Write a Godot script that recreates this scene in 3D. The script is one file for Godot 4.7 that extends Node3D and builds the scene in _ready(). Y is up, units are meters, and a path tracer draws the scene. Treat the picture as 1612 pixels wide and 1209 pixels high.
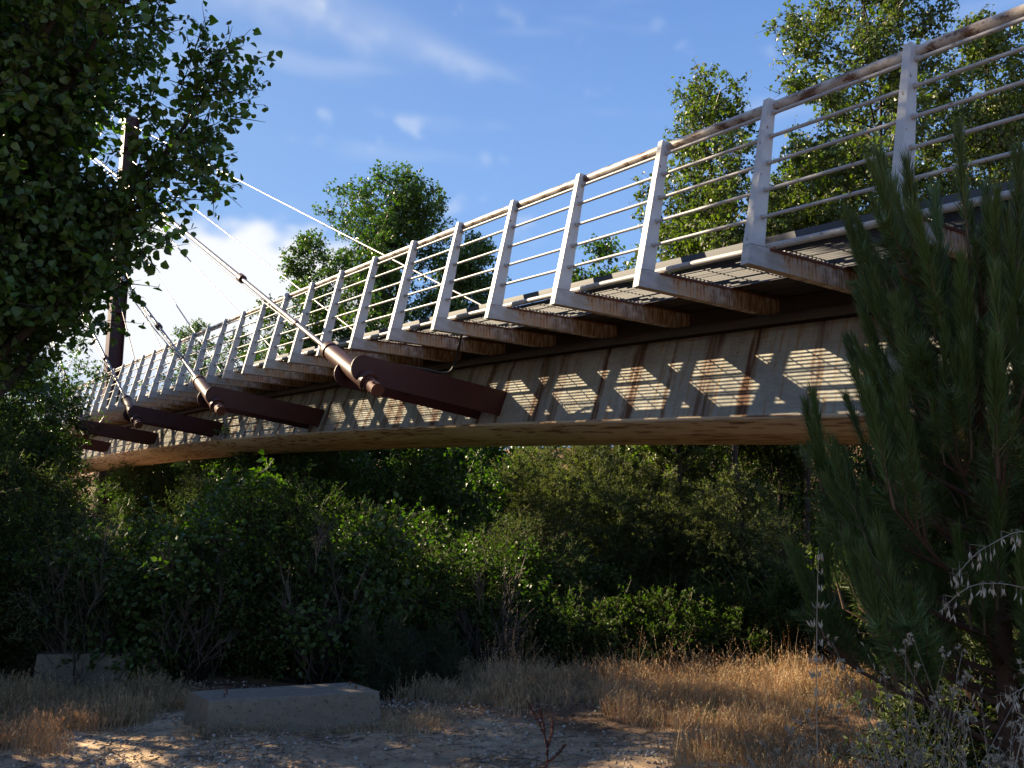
extends Node3D
# A cable stayed footbridge over a dry riverside thicket. Metres, y up, ground near y = 0.

const SUN := Vector3(-0.892, 0.577, -0.452)   # towards the sun
const STEP := 1.12                            # spacing of the railing posts
const DECK_W := 4.4
const ARM_FIRST := 5.9
const ARM_STEP := 5.25
const MAST_N := 40.0
const N0 := -9.0
const N1 := 44.0

var rng := RandomNumberGenerator.new()
var mats := {}
var names := {}

# ------------------------------------------------------------------ mesh builder
class MB:
	var v := PackedVector3Array()
	var nn := PackedVector3Array()
	var uv := PackedVector2Array()
	var col := PackedColorArray()
	var ix := PackedInt32Array()
	var tint := Color(1, 1, 1)

	func vert(p: Vector3, n: Vector3, t: Vector2) -> void:
		v.append(p); nn.append(n); uv.append(t); col.append(tint)

	# a, b, c counter-clockwise seen from outside
	func tri(a: Vector3, b: Vector3, c: Vector3, ta := Vector2(0, 0), tb := Vector2(1, 0), tc := Vector2(1, 1)) -> void:
		var n := (b - a).cross(c - a).normalized()
		var k := v.size()
		vert(a, n, ta); vert(b, n, tb); vert(c, n, tc)
		ix.append_array(PackedInt32Array([k, k + 2, k + 1]))

	func quad(a: Vector3, b: Vector3, c: Vector3, d: Vector3, ta := Vector2(0, 0), tb := Vector2(1, 0), tc := Vector2(1, 1), td := Vector2(0, 1)) -> void:
		var n := (c - a).cross(d - b).normalized()
		var k := v.size()
		vert(a, n, ta); vert(b, n, tb); vert(c, n, tc); vert(d, n, td)
		ix.append_array(PackedInt32Array([k, k + 2, k + 1, k, k + 3, k + 2]))

	# eight corners: bottom ring 0-3 counter-clockwise seen from above, top ring 4-7 above it
	func hexa(c: Array, us := 1.0) -> void:
		quad(c[3], c[2], c[1], c[0])
		quad(c[4], c[5], c[6], c[7])
		for i in 4:
			var j := (i + 1) % 4
			var w: float = (c[j] - c[i]).length() * us
			var h: float = (c[i + 4] - c[i]).length() * us
			quad(c[i], c[j], c[j + 4], c[i + 4], Vector2(0, h), Vector2(w, h), Vector2(w, 0), Vector2(0, 0))

	func box(x0: float, x1: float, y0: float, y1: float, z0: float, z1: float, xf := Transform3D.IDENTITY) -> void:
		var c := []
		for y in [y0, y1]:
			for q in [[x0, z1], [x1, z1], [x1, z0], [x0, z0]]:
				c.append(xf * Vector3(q[0], y, q[1]))
		hexa(c)

	# grid of points: rows[i][j]; smooth normals; outside is to the left of i x j
	func sheet(rows: Array, uvs: Array, flip := false) -> void:
		var h := rows.size()
		var w: int = rows[0].size()
		var k := v.size()
		for i in h:
			for j in w:
				var a: Vector3 = rows[min(i + 1, h - 1)][j] - rows[max(i - 1, 0)][j]
				var b: Vector3 = rows[i][min(j + 1, w - 1)] - rows[i][max(j - 1, 0)]
				var n := a.cross(b).normalized()
				vert(rows[i][j], -n if flip else n, uvs[i][j])
		for i in h - 1:
			for j in w - 1:
				var p := k + i * w + j
				if flip:
					ix.append_array(PackedInt32Array([p, p + w, p + w + 1, p, p + w + 1, p + 1]))
				else:
					ix.append_array(PackedInt32Array([p, p + w + 1, p + w, p, p + 1, p + w + 1]))

	func tube(pts: Array, radii: Array, sides := 8, caps := true, vs := 1.0) -> void:
		var m := pts.size()
		var side := Vector3.ZERO
		var k := v.size()
		var run := 0.0
		for i in m:
			var t: Vector3 = (pts[min(i + 1, m - 1)] - pts[max(i - 1, 0)]).normalized()
			if i == 0:
				side = t.cross(Vector3.UP if abs(t.y) < 0.9 else Vector3.RIGHT).normalized()
			else:
				side = (side - t * side.dot(t)).normalized()
				run += (pts[i] - pts[i - 1]).length()
			var up := side.cross(t)
			var r: float = radii[i] if radii.size() == m else lerpf(radii[0], radii[-1], float(i) / (m - 1))
			for s in sides + 1:
				var a := TAU * s / sides
				var d := side * cos(a) + up * sin(a)
				vert(pts[i] + d * r, d, Vector2(run * vs, float(s) / sides))
		var w := sides + 1
		for i in m - 1:
			for s in sides:
				var p := k + i * w + s
				ix.append_array(PackedInt32Array([p, p + w + 1, p + w, p, p + 1, p + w + 1]))
		if caps:
			for e in [0, m - 1]:
				var n: Vector3 = (pts[0] - pts[1]).normalized() if e == 0 else (pts[m - 1] - pts[m - 2]).normalized()
				var c := v.size()
				vert(pts[e], n, Vector2(0.5, 0.5))
				for s in sides + 1:
					vert(v[k + e * w + s], n, Vector2(0.5, 0.5))
				for s in sides:
					if e == 0:
						ix.append_array(PackedInt32Array([c, c + 2 + s, c + 1 + s]))
					else:
						ix.append_array(PackedInt32Array([c, c + 1 + s, c + 2 + s]))

	# polygon in x, y (counter-clockwise) pushed from z0 to z1
	func prism(poly: PackedVector2Array, z0: float, z1: float, xf := Transform3D.IDENTITY) -> void:
		var t := Geometry2D.triangulate_polygon(poly)
		for i in range(0, t.size(), 3):
			var a := poly[t[i]]
			var b := poly[t[i + 1]]
			var c := poly[t[i + 2]]
			if (b - a).cross(c - a) < 0:
				var q := b
				b = c
				c = q
			tri(xf * Vector3(a.x, a.y, z1), xf * Vector3(b.x, b.y, z1), xf * Vector3(c.x, c.y, z1), a, b, c)
			tri(xf * Vector3(a.x, a.y, z0), xf * Vector3(c.x, c.y, z0), xf * Vector3(b.x, b.y, z0), a, c, b)
		for i in poly.size():
			var p := poly[i]
			var q := poly[(i + 1) % poly.size()]
			quad(xf * Vector3(p.x, p.y, z0), xf * Vector3(q.x, q.y, z0), xf * Vector3(q.x, q.y, z1), xf * Vector3(p.x, p.y, z1))

	func mesh() -> ArrayMesh:
		var a := []
		a.resize(Mesh.ARRAY_MAX)
		a[Mesh.ARRAY_VERTEX] = v
		a[Mesh.ARRAY_NORMAL] = nn
		a[Mesh.ARRAY_TEX_UV] = uv
		a[Mesh.ARRAY_COLOR] = col
		a[Mesh.ARRAY_INDEX] = ix
		var m := ArrayMesh.new()
		m.add_surface_from_arrays(Mesh.PRIMITIVE_TRIANGLES, a)
		return m

# ------------------------------------------------------------------ scene helpers
func numbered(called: String, parent: Node) -> String:
	var key := str(parent.get_instance_id()) + called
	var k: int = names.get(key, 0)
	names[key] = k + 1
	return called if k == 0 else "%s_%03d" % [called, k]

func put(called: String, shape, mat: Material, parent: Node = self, xf := Transform3D.IDENTITY) -> MeshInstance3D:
	var o := MeshInstance3D.new()
	o.name = numbered(called, parent)
	o.mesh = shape.mesh() if shape is MB else shape
	o.material_override = mat
	o.transform = xf
	parent.add_child(o, true)
	return o

func copies(called: String, m: Mesh, mat: Material, xfs: Array, parent: Node = self, tone := 0.0) -> MultiMeshInstance3D:
	var mm := MultiMesh.new()
	mm.transform_format = MultiMesh.TRANSFORM_3D
	mm.use_colors = tone > 0.0
	mm.mesh = m
	mm.instance_count = xfs.size()
	for i in xfs.size():
		mm.set_instance_transform(i, xfs[i])
		if tone > 0.0:
			var b := 1.0 + rng.randf_range(-tone, tone)
			mm.set_instance_color(i, Color(b * (1.0 + rng.randf_range(-tone, tone) * 0.2), b, b * (1.0 + rng.randf_range(-tone, tone) * 0.2)))
	var o := MultiMeshInstance3D.new()
	o.name = numbered(called, parent)
	o.multimesh = mm
	o.material_override = mat
	o.set_meta("kind", "stuff")
	parent.add_child(o, true)
	return o

func thing(called: String, label: String, category: String, group := "", at := Vector3.ZERO) -> Node3D:
	var o := Node3D.new()
	o.name = numbered(called, self)
	o.position = at
	add_child(o, true)
	tag(o, label, category, group)
	return o

func tag(o: Node, label: String, category: String, group := "") -> void:
	o.set_meta("label", label)
	o.set_meta("category", category)
	if group != "":
		o.set_meta("group", group)

func sm(a: float, b: float, x: float) -> float:
	return smoothstep(a, b, x)

func noise(freq: float, octaves: int, seed_: int) -> FastNoiseLite:
	var n := FastNoiseLite.new()
	n.noise_type = FastNoiseLite.TYPE_SIMPLEX_SMOOTH
	n.frequency = freq
	n.fractal_octaves = octaves
	n.seed = seed_
	return n

func gray(n: FastNoiseLite, w: int, h: int) -> PackedByteArray:
	return n.get_seamless_image(w, h).get_data()

func tex(data: PackedByteArray, w: int, h: int) -> ImageTexture:
	var im := Image.create_from_data(w, h, false, Image.FORMAT_RGB8, data)
	im.generate_mipmaps()
	return ImageTexture.create_from_image(im)

# two tones mixed by layered noise, with spots of a third colour
func mottled(w: int, h: int, a: Color, b: Color, spot: Color, share: float, f1: float, f2: float, sd: int) -> ImageTexture:
	var g1 := gray(noise(f1, 4, sd), w, h)
	var g2 := gray(noise(f2, 3, sd + 1), w, h)
	var g3 := gray(noise(f1 * 2.3, 5, sd + 2), w, h)
	var out := PackedByteArray()
	out.resize(w * h * 3)
	for i in w * h:
		var k := clampf(g1[i] / 255.0 * 0.62 + g2[i] / 255.0 * 0.38, 0.0, 1.0)
		var s := sm(1.0 - share, 1.06 - share, g3[i] / 255.0) * 0.85
		var c := a.lerp(b, k).lerp(spot, s)
		out[i * 3] = int(c.r * 255.0)
		out[i * 3 + 1] = int(c.g * 255.0)
		out[i * 3 + 2] = int(c.b * 255.0)
	return tex(out, w, h)

func relief(w: int, h: int, f: float, oct: int, strength: float, sd: int) -> ImageTexture:
	var im := noise(f, oct, sd).get_seamless_image(w, h)
	im.convert(Image.FORMAT_RGBA8)
	im.bump_map_to_normal_map(strength)
	return ImageTexture.create_from_image(im)

func mat(called: String, c: Color, rough := 0.9, t: Texture2D = null) -> StandardMaterial3D:
	var m := StandardMaterial3D.new()
	m.resource_name = called
	m.albedo_color = c
	m.roughness = rough
	m.albedo_texture = t
	m.texture_filter = BaseMaterial3D.TEXTURE_FILTER_LINEAR_WITH_MIPMAPS
	mats[called] = m
	return m

func planes(m: StandardMaterial3D, scale_: float, world := false) -> StandardMaterial3D:
	m.uv1_triplanar = true
	m.uv1_world_triplanar = world
	m.uv1_scale = Vector3.ONE * scale_
	return m

func bumpy(m: StandardMaterial3D, t: Texture2D, k := 1.0) -> StandardMaterial3D:
	m.normal_enabled = true
	m.normal_texture = t
	m.normal_scale = k
	return m

func leafy(called: String, through: Color, rough := 0.5) -> StandardMaterial3D:
	var m := mat(called, Color(1, 1, 1), rough)
	m.vertex_color_use_as_albedo = true
	m.cull_mode = BaseMaterial3D.CULL_DISABLED
	if through.r + through.g + through.b > 0.0:
		m.backlight_enabled = true
		m.backlight = through
	return m

# ------------------------------------------------------------------ the bridge's own axes
func along(n: float, w: float, dy: float) -> Vector3:
	var t := n * STEP
	var a := 0.59416 + 0.00185 * t * 0.5
	var o := 0.59416 + 0.00185 * t
	return Vector3(2.25488 - sin(a) * t + cos(o) * w, 3.29065 + 0.08591 * t - 0.00111 * t * t + dy, -4.96775 - cos(a) * t - sin(o) * w)

# x points outward to the near side, y up, z along the bridge to the far bank
func frame(n: float, w := 0.0, dy := 0.0, tilted := false, far_side := false) -> Transform3D:
	var o := 0.59416 + 0.00185 * n * STEP
	var x := Vector3(-cos(o), 0, sin(o))
	var z := Vector3(-sin(o), 0, -cos(o))
	var y := Vector3.UP
	if tilted:
		z = (along(n + 0.5, w, 0) - along(n - 0.5, w, 0)).normalized()
		y = z.cross(x)
	if far_side:
		x = -x
		z = -z
	return Transform3D(Basis(x, y, z), along(n, w, dy))

func lift(x: float, z: float) -> float:
	var y := 0.0
	y += 0.42 * sm(1.1, 2.6, x) * sm(-4.6, -3.0, z)
	y += 0.12 * sm(-2.6, -4.2, x) * sm(-9.5, -6.5, z)
	y += 0.05 * sin(x * 1.7 + z * 0.6) * sin(z * 1.3 - x * 0.4) + 0.02 * sin(x * 5.1) * sin(z * 4.3)
	y += 0.25 * sm(10.0, 40.0, Vector2(x, z).length())
	return y

func _ready() -> void:
	rng.seed = 20
	set_view()
	make_materials()
	make_ground()
	make_bridge()
	make_plants()
	make_small_things()

func set_view() -> void:
	var cam := Camera3D.new()
	cam.name = "camera"
	cam.fov = 47.62
	cam.near = 0.05
	cam.far = 2000.0
	cam.position = Vector3(0, 1.6, 0)
	cam.rotation_degrees = Vector3(9.0, 0, 0)
	add_child(cam)
	cam.current = true
	var env := Environment.new()
	env.background_mode = Environment.BG_SKY
	env.tonemap_mode = Environment.TONE_MAPPER_LINEAR
	env.tonemap_exposure = 3.3
	env.background_energy_multiplier = 0.325
	env.sdfgi_enabled = true
	env.ssao_enabled = true
	env.ssil_enabled = true
	var sky := Sky.new()
	var pano := PanoramaSkyMaterial.new()
	pano.panorama = make_sky()
	sky.sky_material = pano
	env.sky = sky
	var we := WorldEnvironment.new()
	we.name = "world_environment"
	we.environment = env
	add_child(we)
	var sun := DirectionalLight3D.new()
	sun.name = "sun"
	sun.light_energy = 1.35
	sun.light_color = Color(1.0, 0.91, 0.77)
	sun.light_angular_distance = 0.5
	sun.shadow_enabled = true
	sun.basis = Basis.looking_at(-SUN.normalized(), Vector3.UP)
	add_child(sun)

func make_sky() -> ImageTexture:
	var w := 1536
	var h := 768
	var out := PackedByteArray()
	out.resize(w * h * 3)
	var puff := noise(1.0, 5, 4)
	var wisp := noise(1.0, 4, 9)
	var zen := Color(0.09, 0.21, 0.57)
	var mid := Color(0.27, 0.49, 0.90)
	var low := Color(0.56, 0.74, 0.95)
	for j in h:
		var e := 90.0 - 180.0 * (j + 0.5) / h
		var se := sin(deg_to_rad(e))
		var ce := cos(deg_to_rad(e))
		var base := low.lerp(mid, sm(-2.0, 15.0, e)).lerp(zen, sm(10.0, 48.0, e))
		for i in w:
			var c := base
			if e < -4.0:
				c = Color(0.20, 0.19, 0.15)
			else:
				var az := wrapf(360.0 * (i + 0.5) / w, -180.0, 180.0)
				var a := deg_to_rad(az)
				var d := Vector3(sin(a) * ce, se, -cos(a) * ce)
				var near_sun := maxf(0.0, d.dot(SUN.normalized()))
				c = c.lerp(Color(0.62, 0.78, 0.95), 0.30 * pow(near_sun, 4.0))
				# heaped cloud low over the trees, left of the middle, and others like it round the horizon
				var top := 17.6 - 0.10 * pow(maxf(0.0, az + 15.0), 2.0) - 0.004 * pow(minf(0.0, az + 34.0), 2.0)
				top = maxf(top, 8.0 + 9.0 * puff.get_noise_2d(az * 0.022, 7.0)) if absf(az + 10.0) > 60.0 else top
				var p := puff.get_noise_3d(d.x * 5.0, d.y * 11.0, d.z * 5.0)
				var fine := puff.get_noise_3d(d.x * 17.0, d.y * 24.0, d.z * 17.0)
				var k := sm(-0.6, 1.6, top + 1.5 - e + p * 3.6 + fine * 1.6)
				k *= 1.0 - 0.5 * sm(11.5, 8.0, e + 3.0 * p) 
				c = c.lerp(Color(0.93, 0.95, 0.98), clampf(k, 0.0, 1.0) * 0.97)
				# thin high streaks
				var s := wisp.get_noise_3d(d.x * 3.0 + d.y * 5.0, d.y * 16.0, d.z * 4.0)
				var veil := sm(0.10, 0.62, s) * 0.16 * sm(16.0, 26.0, e)
				var mid_line := 31.6 - 0.155 * (az + 15.0) - 0.004 * (az + 15.0) * (az + 15.0)
				var half := 0.35 + 1.1 * sm(2.0, -12.0, az)
				var dd := (e - mid_line + fine * 0.5) / half
				var streak := exp(-dd * dd) * sm(2.5, -3.0, az) * sm(-32.0, -16.0, az) * (0.5 + 0.5 * sm(-0.3, 0.4, fine))
				var bits := sm(0.2, 0.5, fine) * sm(0.05, 0.4, p) * 0.3 * sm(14.0, 20.0, e)
				c = c.lerp(Color(0.86, 0.90, 0.97), clampf(veil + streak * 0.30 + bits, 0.0, 0.9))
			c = c.linear_to_srgb()
			var q := (j * w + i) * 3
			out[q] = int(clampf(c.r, 0, 1) * 255.0)
			out[q + 1] = int(clampf(c.g, 0, 1) * 255.0)
			out[q + 2] = int(clampf(c.b, 0, 1) * 255.0)
	return ImageTexture.create_from_image(Image.create_from_data(w, h, false, Image.FORMAT_RGB8, out))

# ------------------------------------------------------------------ materials
func make_materials() -> void:
	var paint := mottled(256, 256, Color(0.70, 0.70, 0.69), Color(0.79, 0.79, 0.78), Color(0.45, 0.27, 0.14), 0.16, 0.012, 0.09, 11)
	planes(mat("white_paint", Color(1, 1, 1), 0.5, paint), 1.3)
	mat("handrail_paint", Color(1, 1, 1), 0.42, rail_texture())
	mat("bar_paint", Color(1, 1, 1), 0.42, mottled(512, 64, Color(0.62, 0.61, 0.60), Color(0.74, 0.73, 0.71), Color(0.42, 0.26, 0.15), 0.22, 0.02, 0.1, 15))
	mat("beam_paint", Color(1, 1, 1), 0.6, beam_texture())
	bumpy(mat("web_concrete", Color(1, 1, 1), 0.92, web_texture()), relief(512, 256, 0.05, 4, 3.0, 31), 0.5)
	mat("soffit_concrete", Color(1, 1, 1), 0.9, soffit_texture())
	var maroon := mottled(256, 256, Color(0.21, 0.070, 0.075), Color(0.27, 0.095, 0.10), Color(0.34, 0.18, 0.12), 0.14, 0.015, 0.08, 41)
	planes(mat("maroon_steel", Color(1, 1, 1), 0.55, maroon), 0.9)
	var brown := mottled(256, 256, Color(0.25, 0.135, 0.11), Color(0.34, 0.20, 0.16), Color(0.46, 0.26, 0.15), 0.25, 0.02, 0.1, 44)
	planes(mat("brown_steel", Color(1, 1, 1), 0.5, brown), 1.5)
	var rusty := mottled(256, 256, Color(0.37, 0.21, 0.16), Color(0.47, 0.28, 0.20), Color(0.27, 0.15, 0.10), 0.3, 0.03, 0.12, 47)
	planes(mat("rusty_steel", Color(1, 1, 1), 0.7, rusty), 2.0)
	var rod := mottled(256, 256, Color(0.46, 0.42, 0.40), Color(0.58, 0.54, 0.52), Color(0.36, 0.26, 0.22), 0.22, 0.02, 0.1, 50)
	planes(mat("stay_steel", Color(1, 1, 1), 0.4, rod), 1.2).metallic = 0.35
	mat("cable_steel", Color(0.40, 0.38, 0.37), 0.5).metallic = 0.4
	var galv := mottled(256, 256, Color(0.24, 0.25, 0.27), Color(0.33, 0.34, 0.36), Color(0.34, 0.24, 0.17), 0.16, 0.02, 0.11, 53)
	planes(mat("grating_steel", Color(1, 1, 1), 0.55, galv), 1.0).metallic = 0.2
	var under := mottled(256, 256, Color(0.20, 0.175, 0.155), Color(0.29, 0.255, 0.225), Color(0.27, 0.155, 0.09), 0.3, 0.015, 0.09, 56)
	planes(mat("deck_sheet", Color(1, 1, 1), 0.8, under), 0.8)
	planes(mat("kerb_steel", Color(0.27, 0.29, 0.32), 0.65), 1.0)
	mat("black_rubber", Color(0.10, 0.10, 0.10), 0.6)
	var block := mottled(512, 512, Color(0.43, 0.40, 0.35), Color(0.56, 0.52, 0.45), Color(0.31, 0.27, 0.22), 0.24, 0.012, 0.12, 60)
	bumpy(planes(mat("block_concrete", Color(1, 1, 1), 0.95, block), 1.4), relief(512, 512, 0.05, 5, 4.0, 62), 0.8)
	var bark := mottled(256, 256, Color(0.20, 0.17, 0.14), Color(0.34, 0.30, 0.26), Color(0.14, 0.12, 0.10), 0.3, 0.03, 0.12, 70)
	bumpy(planes(mat("bark", Color(1, 1, 1), 0.95, bark), 2.5), relief(256, 256, 0.06, 4, 5.0, 71), 1.0)
	var pine_bark := mottled(256, 256, Color(0.26, 0.18, 0.13), Color(0.40, 0.29, 0.21), Color(0.16, 0.11, 0.08), 0.3, 0.03, 0.12, 73)
	planes(mat("stem_bark", Color(0.55, 0.5, 0.45), 0.95, bark), 4.0)
	planes(mat("pine_bark", Color(1, 1, 1), 0.95, pine_bark), 4.0)
	leafy("poplar_leaf", Color(0.80, 1.00, 0.28), 0.36)
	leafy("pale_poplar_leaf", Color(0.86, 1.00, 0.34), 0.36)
	leafy("small_leaf", Color(0.78, 0.96, 0.28), 0.5).metallic_specular = 0.3
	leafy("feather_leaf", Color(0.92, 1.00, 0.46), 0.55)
	leafy("grey_leaf", Color(0.78, 0.90, 0.46), 0.6).metallic_specular = 0.3
	leafy("needle", Color(0.42, 0.60, 0.14), 0.45)
	leafy("straw", Color(0.62, 0.45, 0.22), 0.65)
	leafy("seed_head", Color(0.5, 0.42, 0.3), 0.8)
	leafy("dead_twig", Color(0, 0, 0), 0.9)
	leafy("pebble", Color(0, 0, 0), 0.95)
	bumpy(mat("earth", Color(1, 1, 1), 0.97, ground_texture()), relief(512, 512, 0.08, 5, 6.0, 81), 0.9)
	planes(mat("dry_hill", Color(1, 1, 1), 0.97, mottled(512, 512, Color(0.52, 0.38, 0.25), Color(0.62, 0.47, 0.32), Color(0.35, 0.34, 0.20), 0.3, 0.01, 0.07, 83)), 0.06, true)

func web_texture() -> ImageTexture:
	# rust running down the concrete from each beam and each joint of the deck; u spans post -4 to post 12
	var w := 2048
	var h := 256
	var g1 := gray(noise(0.006, 5, 21), w, h)
	var g2 := gray(noise(0.07, 3, 22), w, h)
	var thin := noise(0.035, 3, 23)
	var edge := noise(0.02, 3, 24)
	var r := RandomNumberGenerator.new()
	r.seed = 5
	var stain := PackedFloat32Array()
	var dark := PackedFloat32Array()
	stain.resize(w)
	dark.resize(w)
	for k in 33:
		var c: float = (k * 0.5 + r.randf_range(-0.14, 0.14) + 0.12) / 16.0 * w
		var half := r.randf_range(3.0, 11.0)
		var amp := r.randf_range(0.35, 1.0)
		for x in range(maxi(0, int(c - half * 3)), mini(w, int(c + half * 3))):
			var d := absf(x - c) / half
			stain[x] = maxf(stain[x], amp * sm(1.6, 0.5, d))
	for k in 60:
		var c := r.randf_range(0, w)
		var half := r.randf_range(3.0, 14.0)
		var amp := r.randf_range(0.1, 0.5)
		for x in range(maxi(0, int(c - half * 2)), mini(w, int(c + half * 2))):
			dark[x] = maxf(dark[x], amp * sm(1.5, 0.3, absf(x - c) / half))
	var out := PackedByteArray()
	out.resize(w * h * 3)
	for y in h:
		for x in w:
			var q := y * w + x
			var k := g1[q] / 255.0 * 0.6 + g2[q] / 255.0 * 0.4
			var c := Color(0.54, 0.54, 0.51).lerp(Color(0.73, 0.73, 0.69), k)
			var wob := int(edge.get_noise_2d(x * 0.15, y * 0.35) * 9.0)
			var xs := clampi(x + wob, 0, w - 1)
			var t := thin.get_noise_2d(x * 4.0, y * 0.10)
			c = c.lerp(Color(0.33, 0.31, 0.27), dark[xs] * (0.6 + 0.5 * t))
			c = c.lerp(Color(0.60, 0.48, 0.34), sm(0.15, 0.6, t) * 0.6)
			var s := stain[xs] * clampf(0.8 + t * 1.1, 0.0, 1.0)
			c = c.lerp(Color(0.38, 0.235, 0.14).lerp(Color(0.27, 0.165, 0.11), clampf(t + 0.4, 0, 1)), s * 0.95)
			if sm(0.80, 0.86, g2[q] / 255.0) > 0.5:
				c = c * 0.72
			out[q * 3] = int(c.r * 255.0)
			out[q * 3 + 1] = int(c.g * 255.0)
			out[q * 3 + 2] = int(c.b * 255.0)
	return tex(out, w, h)

func soffit_texture() -> ImageTexture:
	var w := 1024
	var h := 128
	var g := noise(0.02, 4, 33)
	var f := noise(0.05, 3, 34)
	var out := PackedByteArray()
	out.resize(w * h * 3)
	for y in h:
		for x in w:
			var a := g.get_noise_2d(x * 0.25, y * 2.2)
			var b := f.get_noise_2d(x * 0.5, y * 6.0)
			var c := Color(0.82, 0.74, 0.61).lerp(Color(0.75, 0.65, 0.52), clampf(0.5 + a, 0, 1))
			c = c.lerp(Color(0.40, 0.25, 0.16), sm(0.16, 0.5, b + a * 0.4) * 0.75)
			c = c.lerp(Color(0.84, 0.77, 0.66), sm(0.2, 0.5, -b) * 0.5)
			var q := (y * w + x) * 3
			out[q] = int(c.r * 255.0)
			out[q + 1] = int(c.g * 255.0)
			out[q + 2] = int(c.b * 255.0)
	return tex(out, w, h)

func beam_texture() -> ImageTexture:
	# u runs from the white tip (0) inward, rust has run down from the top flange beyond the deck edge
	var w := 512
	var h := 64
	var f := noise(0.03, 3, 36)
	var g := noise(0.02, 4, 37)
	var out := PackedByteArray()
	out.resize(w * h * 3)
	for y in h:
		for x in w:
			var u := float(x) / w
			var t := f.get_noise_2d(x * 3.0, y * 0.35)
			var p := g.get_noise_2d(x, y * 1.5)
			var c := Color(0.74, 0.74, 0.73).lerp(Color(0.66, 0.65, 0.63), clampf(0.5 + p, 0, 1))
			var run := sm(0.20, 0.27, u + p * 0.05)
			c = c.lerp(Color(0.78, 0.60, 0.40), run * clampf(0.55 + t * 0.9, 0, 1))
			c = c.lerp(Color(0.52, 0.29, 0.14), run * 0.8 * sm(0.05, 0.55, t + (0.30 - y / 64.0 * 0.7)))
			var old := sm(0.42, 0.62, u + p * 0.2)
			c = c.lerp(Color(0.46, 0.34, 0.24), old * clampf(0.5 + t, 0, 1))
			var q := (y * w + x) * 3
			out[q] = int(c.r * 255.0)
			out[q + 1] = int(c.g * 255.0)
			out[q + 2] = int(c.b * 255.0)
	return tex(out, w, h)

func rail_texture() -> ImageTexture:
	var w := 1024
	var h := 64
	var g := noise(0.02, 4, 38)
	var f := noise(0.12, 3, 39)
	var out := PackedByteArray()
	out.resize(w * h * 3)
	for y in h:
		for x in w:
			var p := g.get_noise_2d(x * 0.6, y * 2.0)
			var s := f.get_noise_2d(x, y * 2.0)
			var c := Color(0.76, 0.74, 0.71).lerp(Color(0.56, 0.49, 0.42), clampf(0.5 + p, 0, 1))
			c = c.lerp(Color(0.34, 0.22, 0.15), sm(0.13, 0.36, p * 0.8 + s * 0.45) * 0.85)
			var q := (y * w + x) * 3
			out[q] = int(c.r * 255.0)
			out[q + 1] = int(c.g * 255.0)
			out[q + 2] = int(c.b * 255.0)
	return tex(out, w, h)

func ground_texture() -> ImageTexture:
	# 24 m square round the foreground: pale gravel track, brown litter beside it
	var w := 1024
	var big := noise(0.006, 4, 61)
	var fine := gray(noise(0.11, 3, 62), w, w)
	var grit := gray(noise(0.35, 2, 63), w, w)
	var out := PackedByteArray()
	out.resize(w * w * 3)
	for j in w:
		var z := -18.0 + 24.0 * j / w
		for i in w:
			var x := -12.0 + 24.0 * i / w
			var q := j * w + i
			var p := big.get_noise_2d(i * 1.6, j * 1.6)
			var track := sm(-7.6, -7.0, z + p * 1.4) * sm(2.2, 1.2, x + p) * sm(-3.9, -3.0, x + p * 1.5)
			track = maxf(track, sm(-8.6, -8.0, z + p) * sm(-2.2, -2.6, x) * sm(-4.6, -3.6, x))
			var c := Color(0.38, 0.28, 0.20).lerp(Color(0.50, 0.39, 0.28), fine[q] / 255.0)
			c = c.lerp(Color(0.59, 0.50, 0.39).lerp(Color(0.73, 0.62, 0.49), fine[q] / 255.0), track)
			c = c.lerp(Color(0.76, 0.66, 0.53), sm(0.15, 0.4, p) * track * 0.7)
			var s := grit[q] / 255.0
			c = c.lerp(Color(0.30, 0.25, 0.22), sm(0.66, 0.8, s) * 0.6)
			c = c.lerp(Color(0.76, 0.70, 0.63), sm(0.27, 0.16, s) * 0.5 * track)
			out[q * 3] = int(c.r * 255.0)
			out[q * 3 + 1] = int(c.g * 255.0)
			out[q * 3 + 2] = int(c.b * 255.0)
	return tex(out, w, w)

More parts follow.
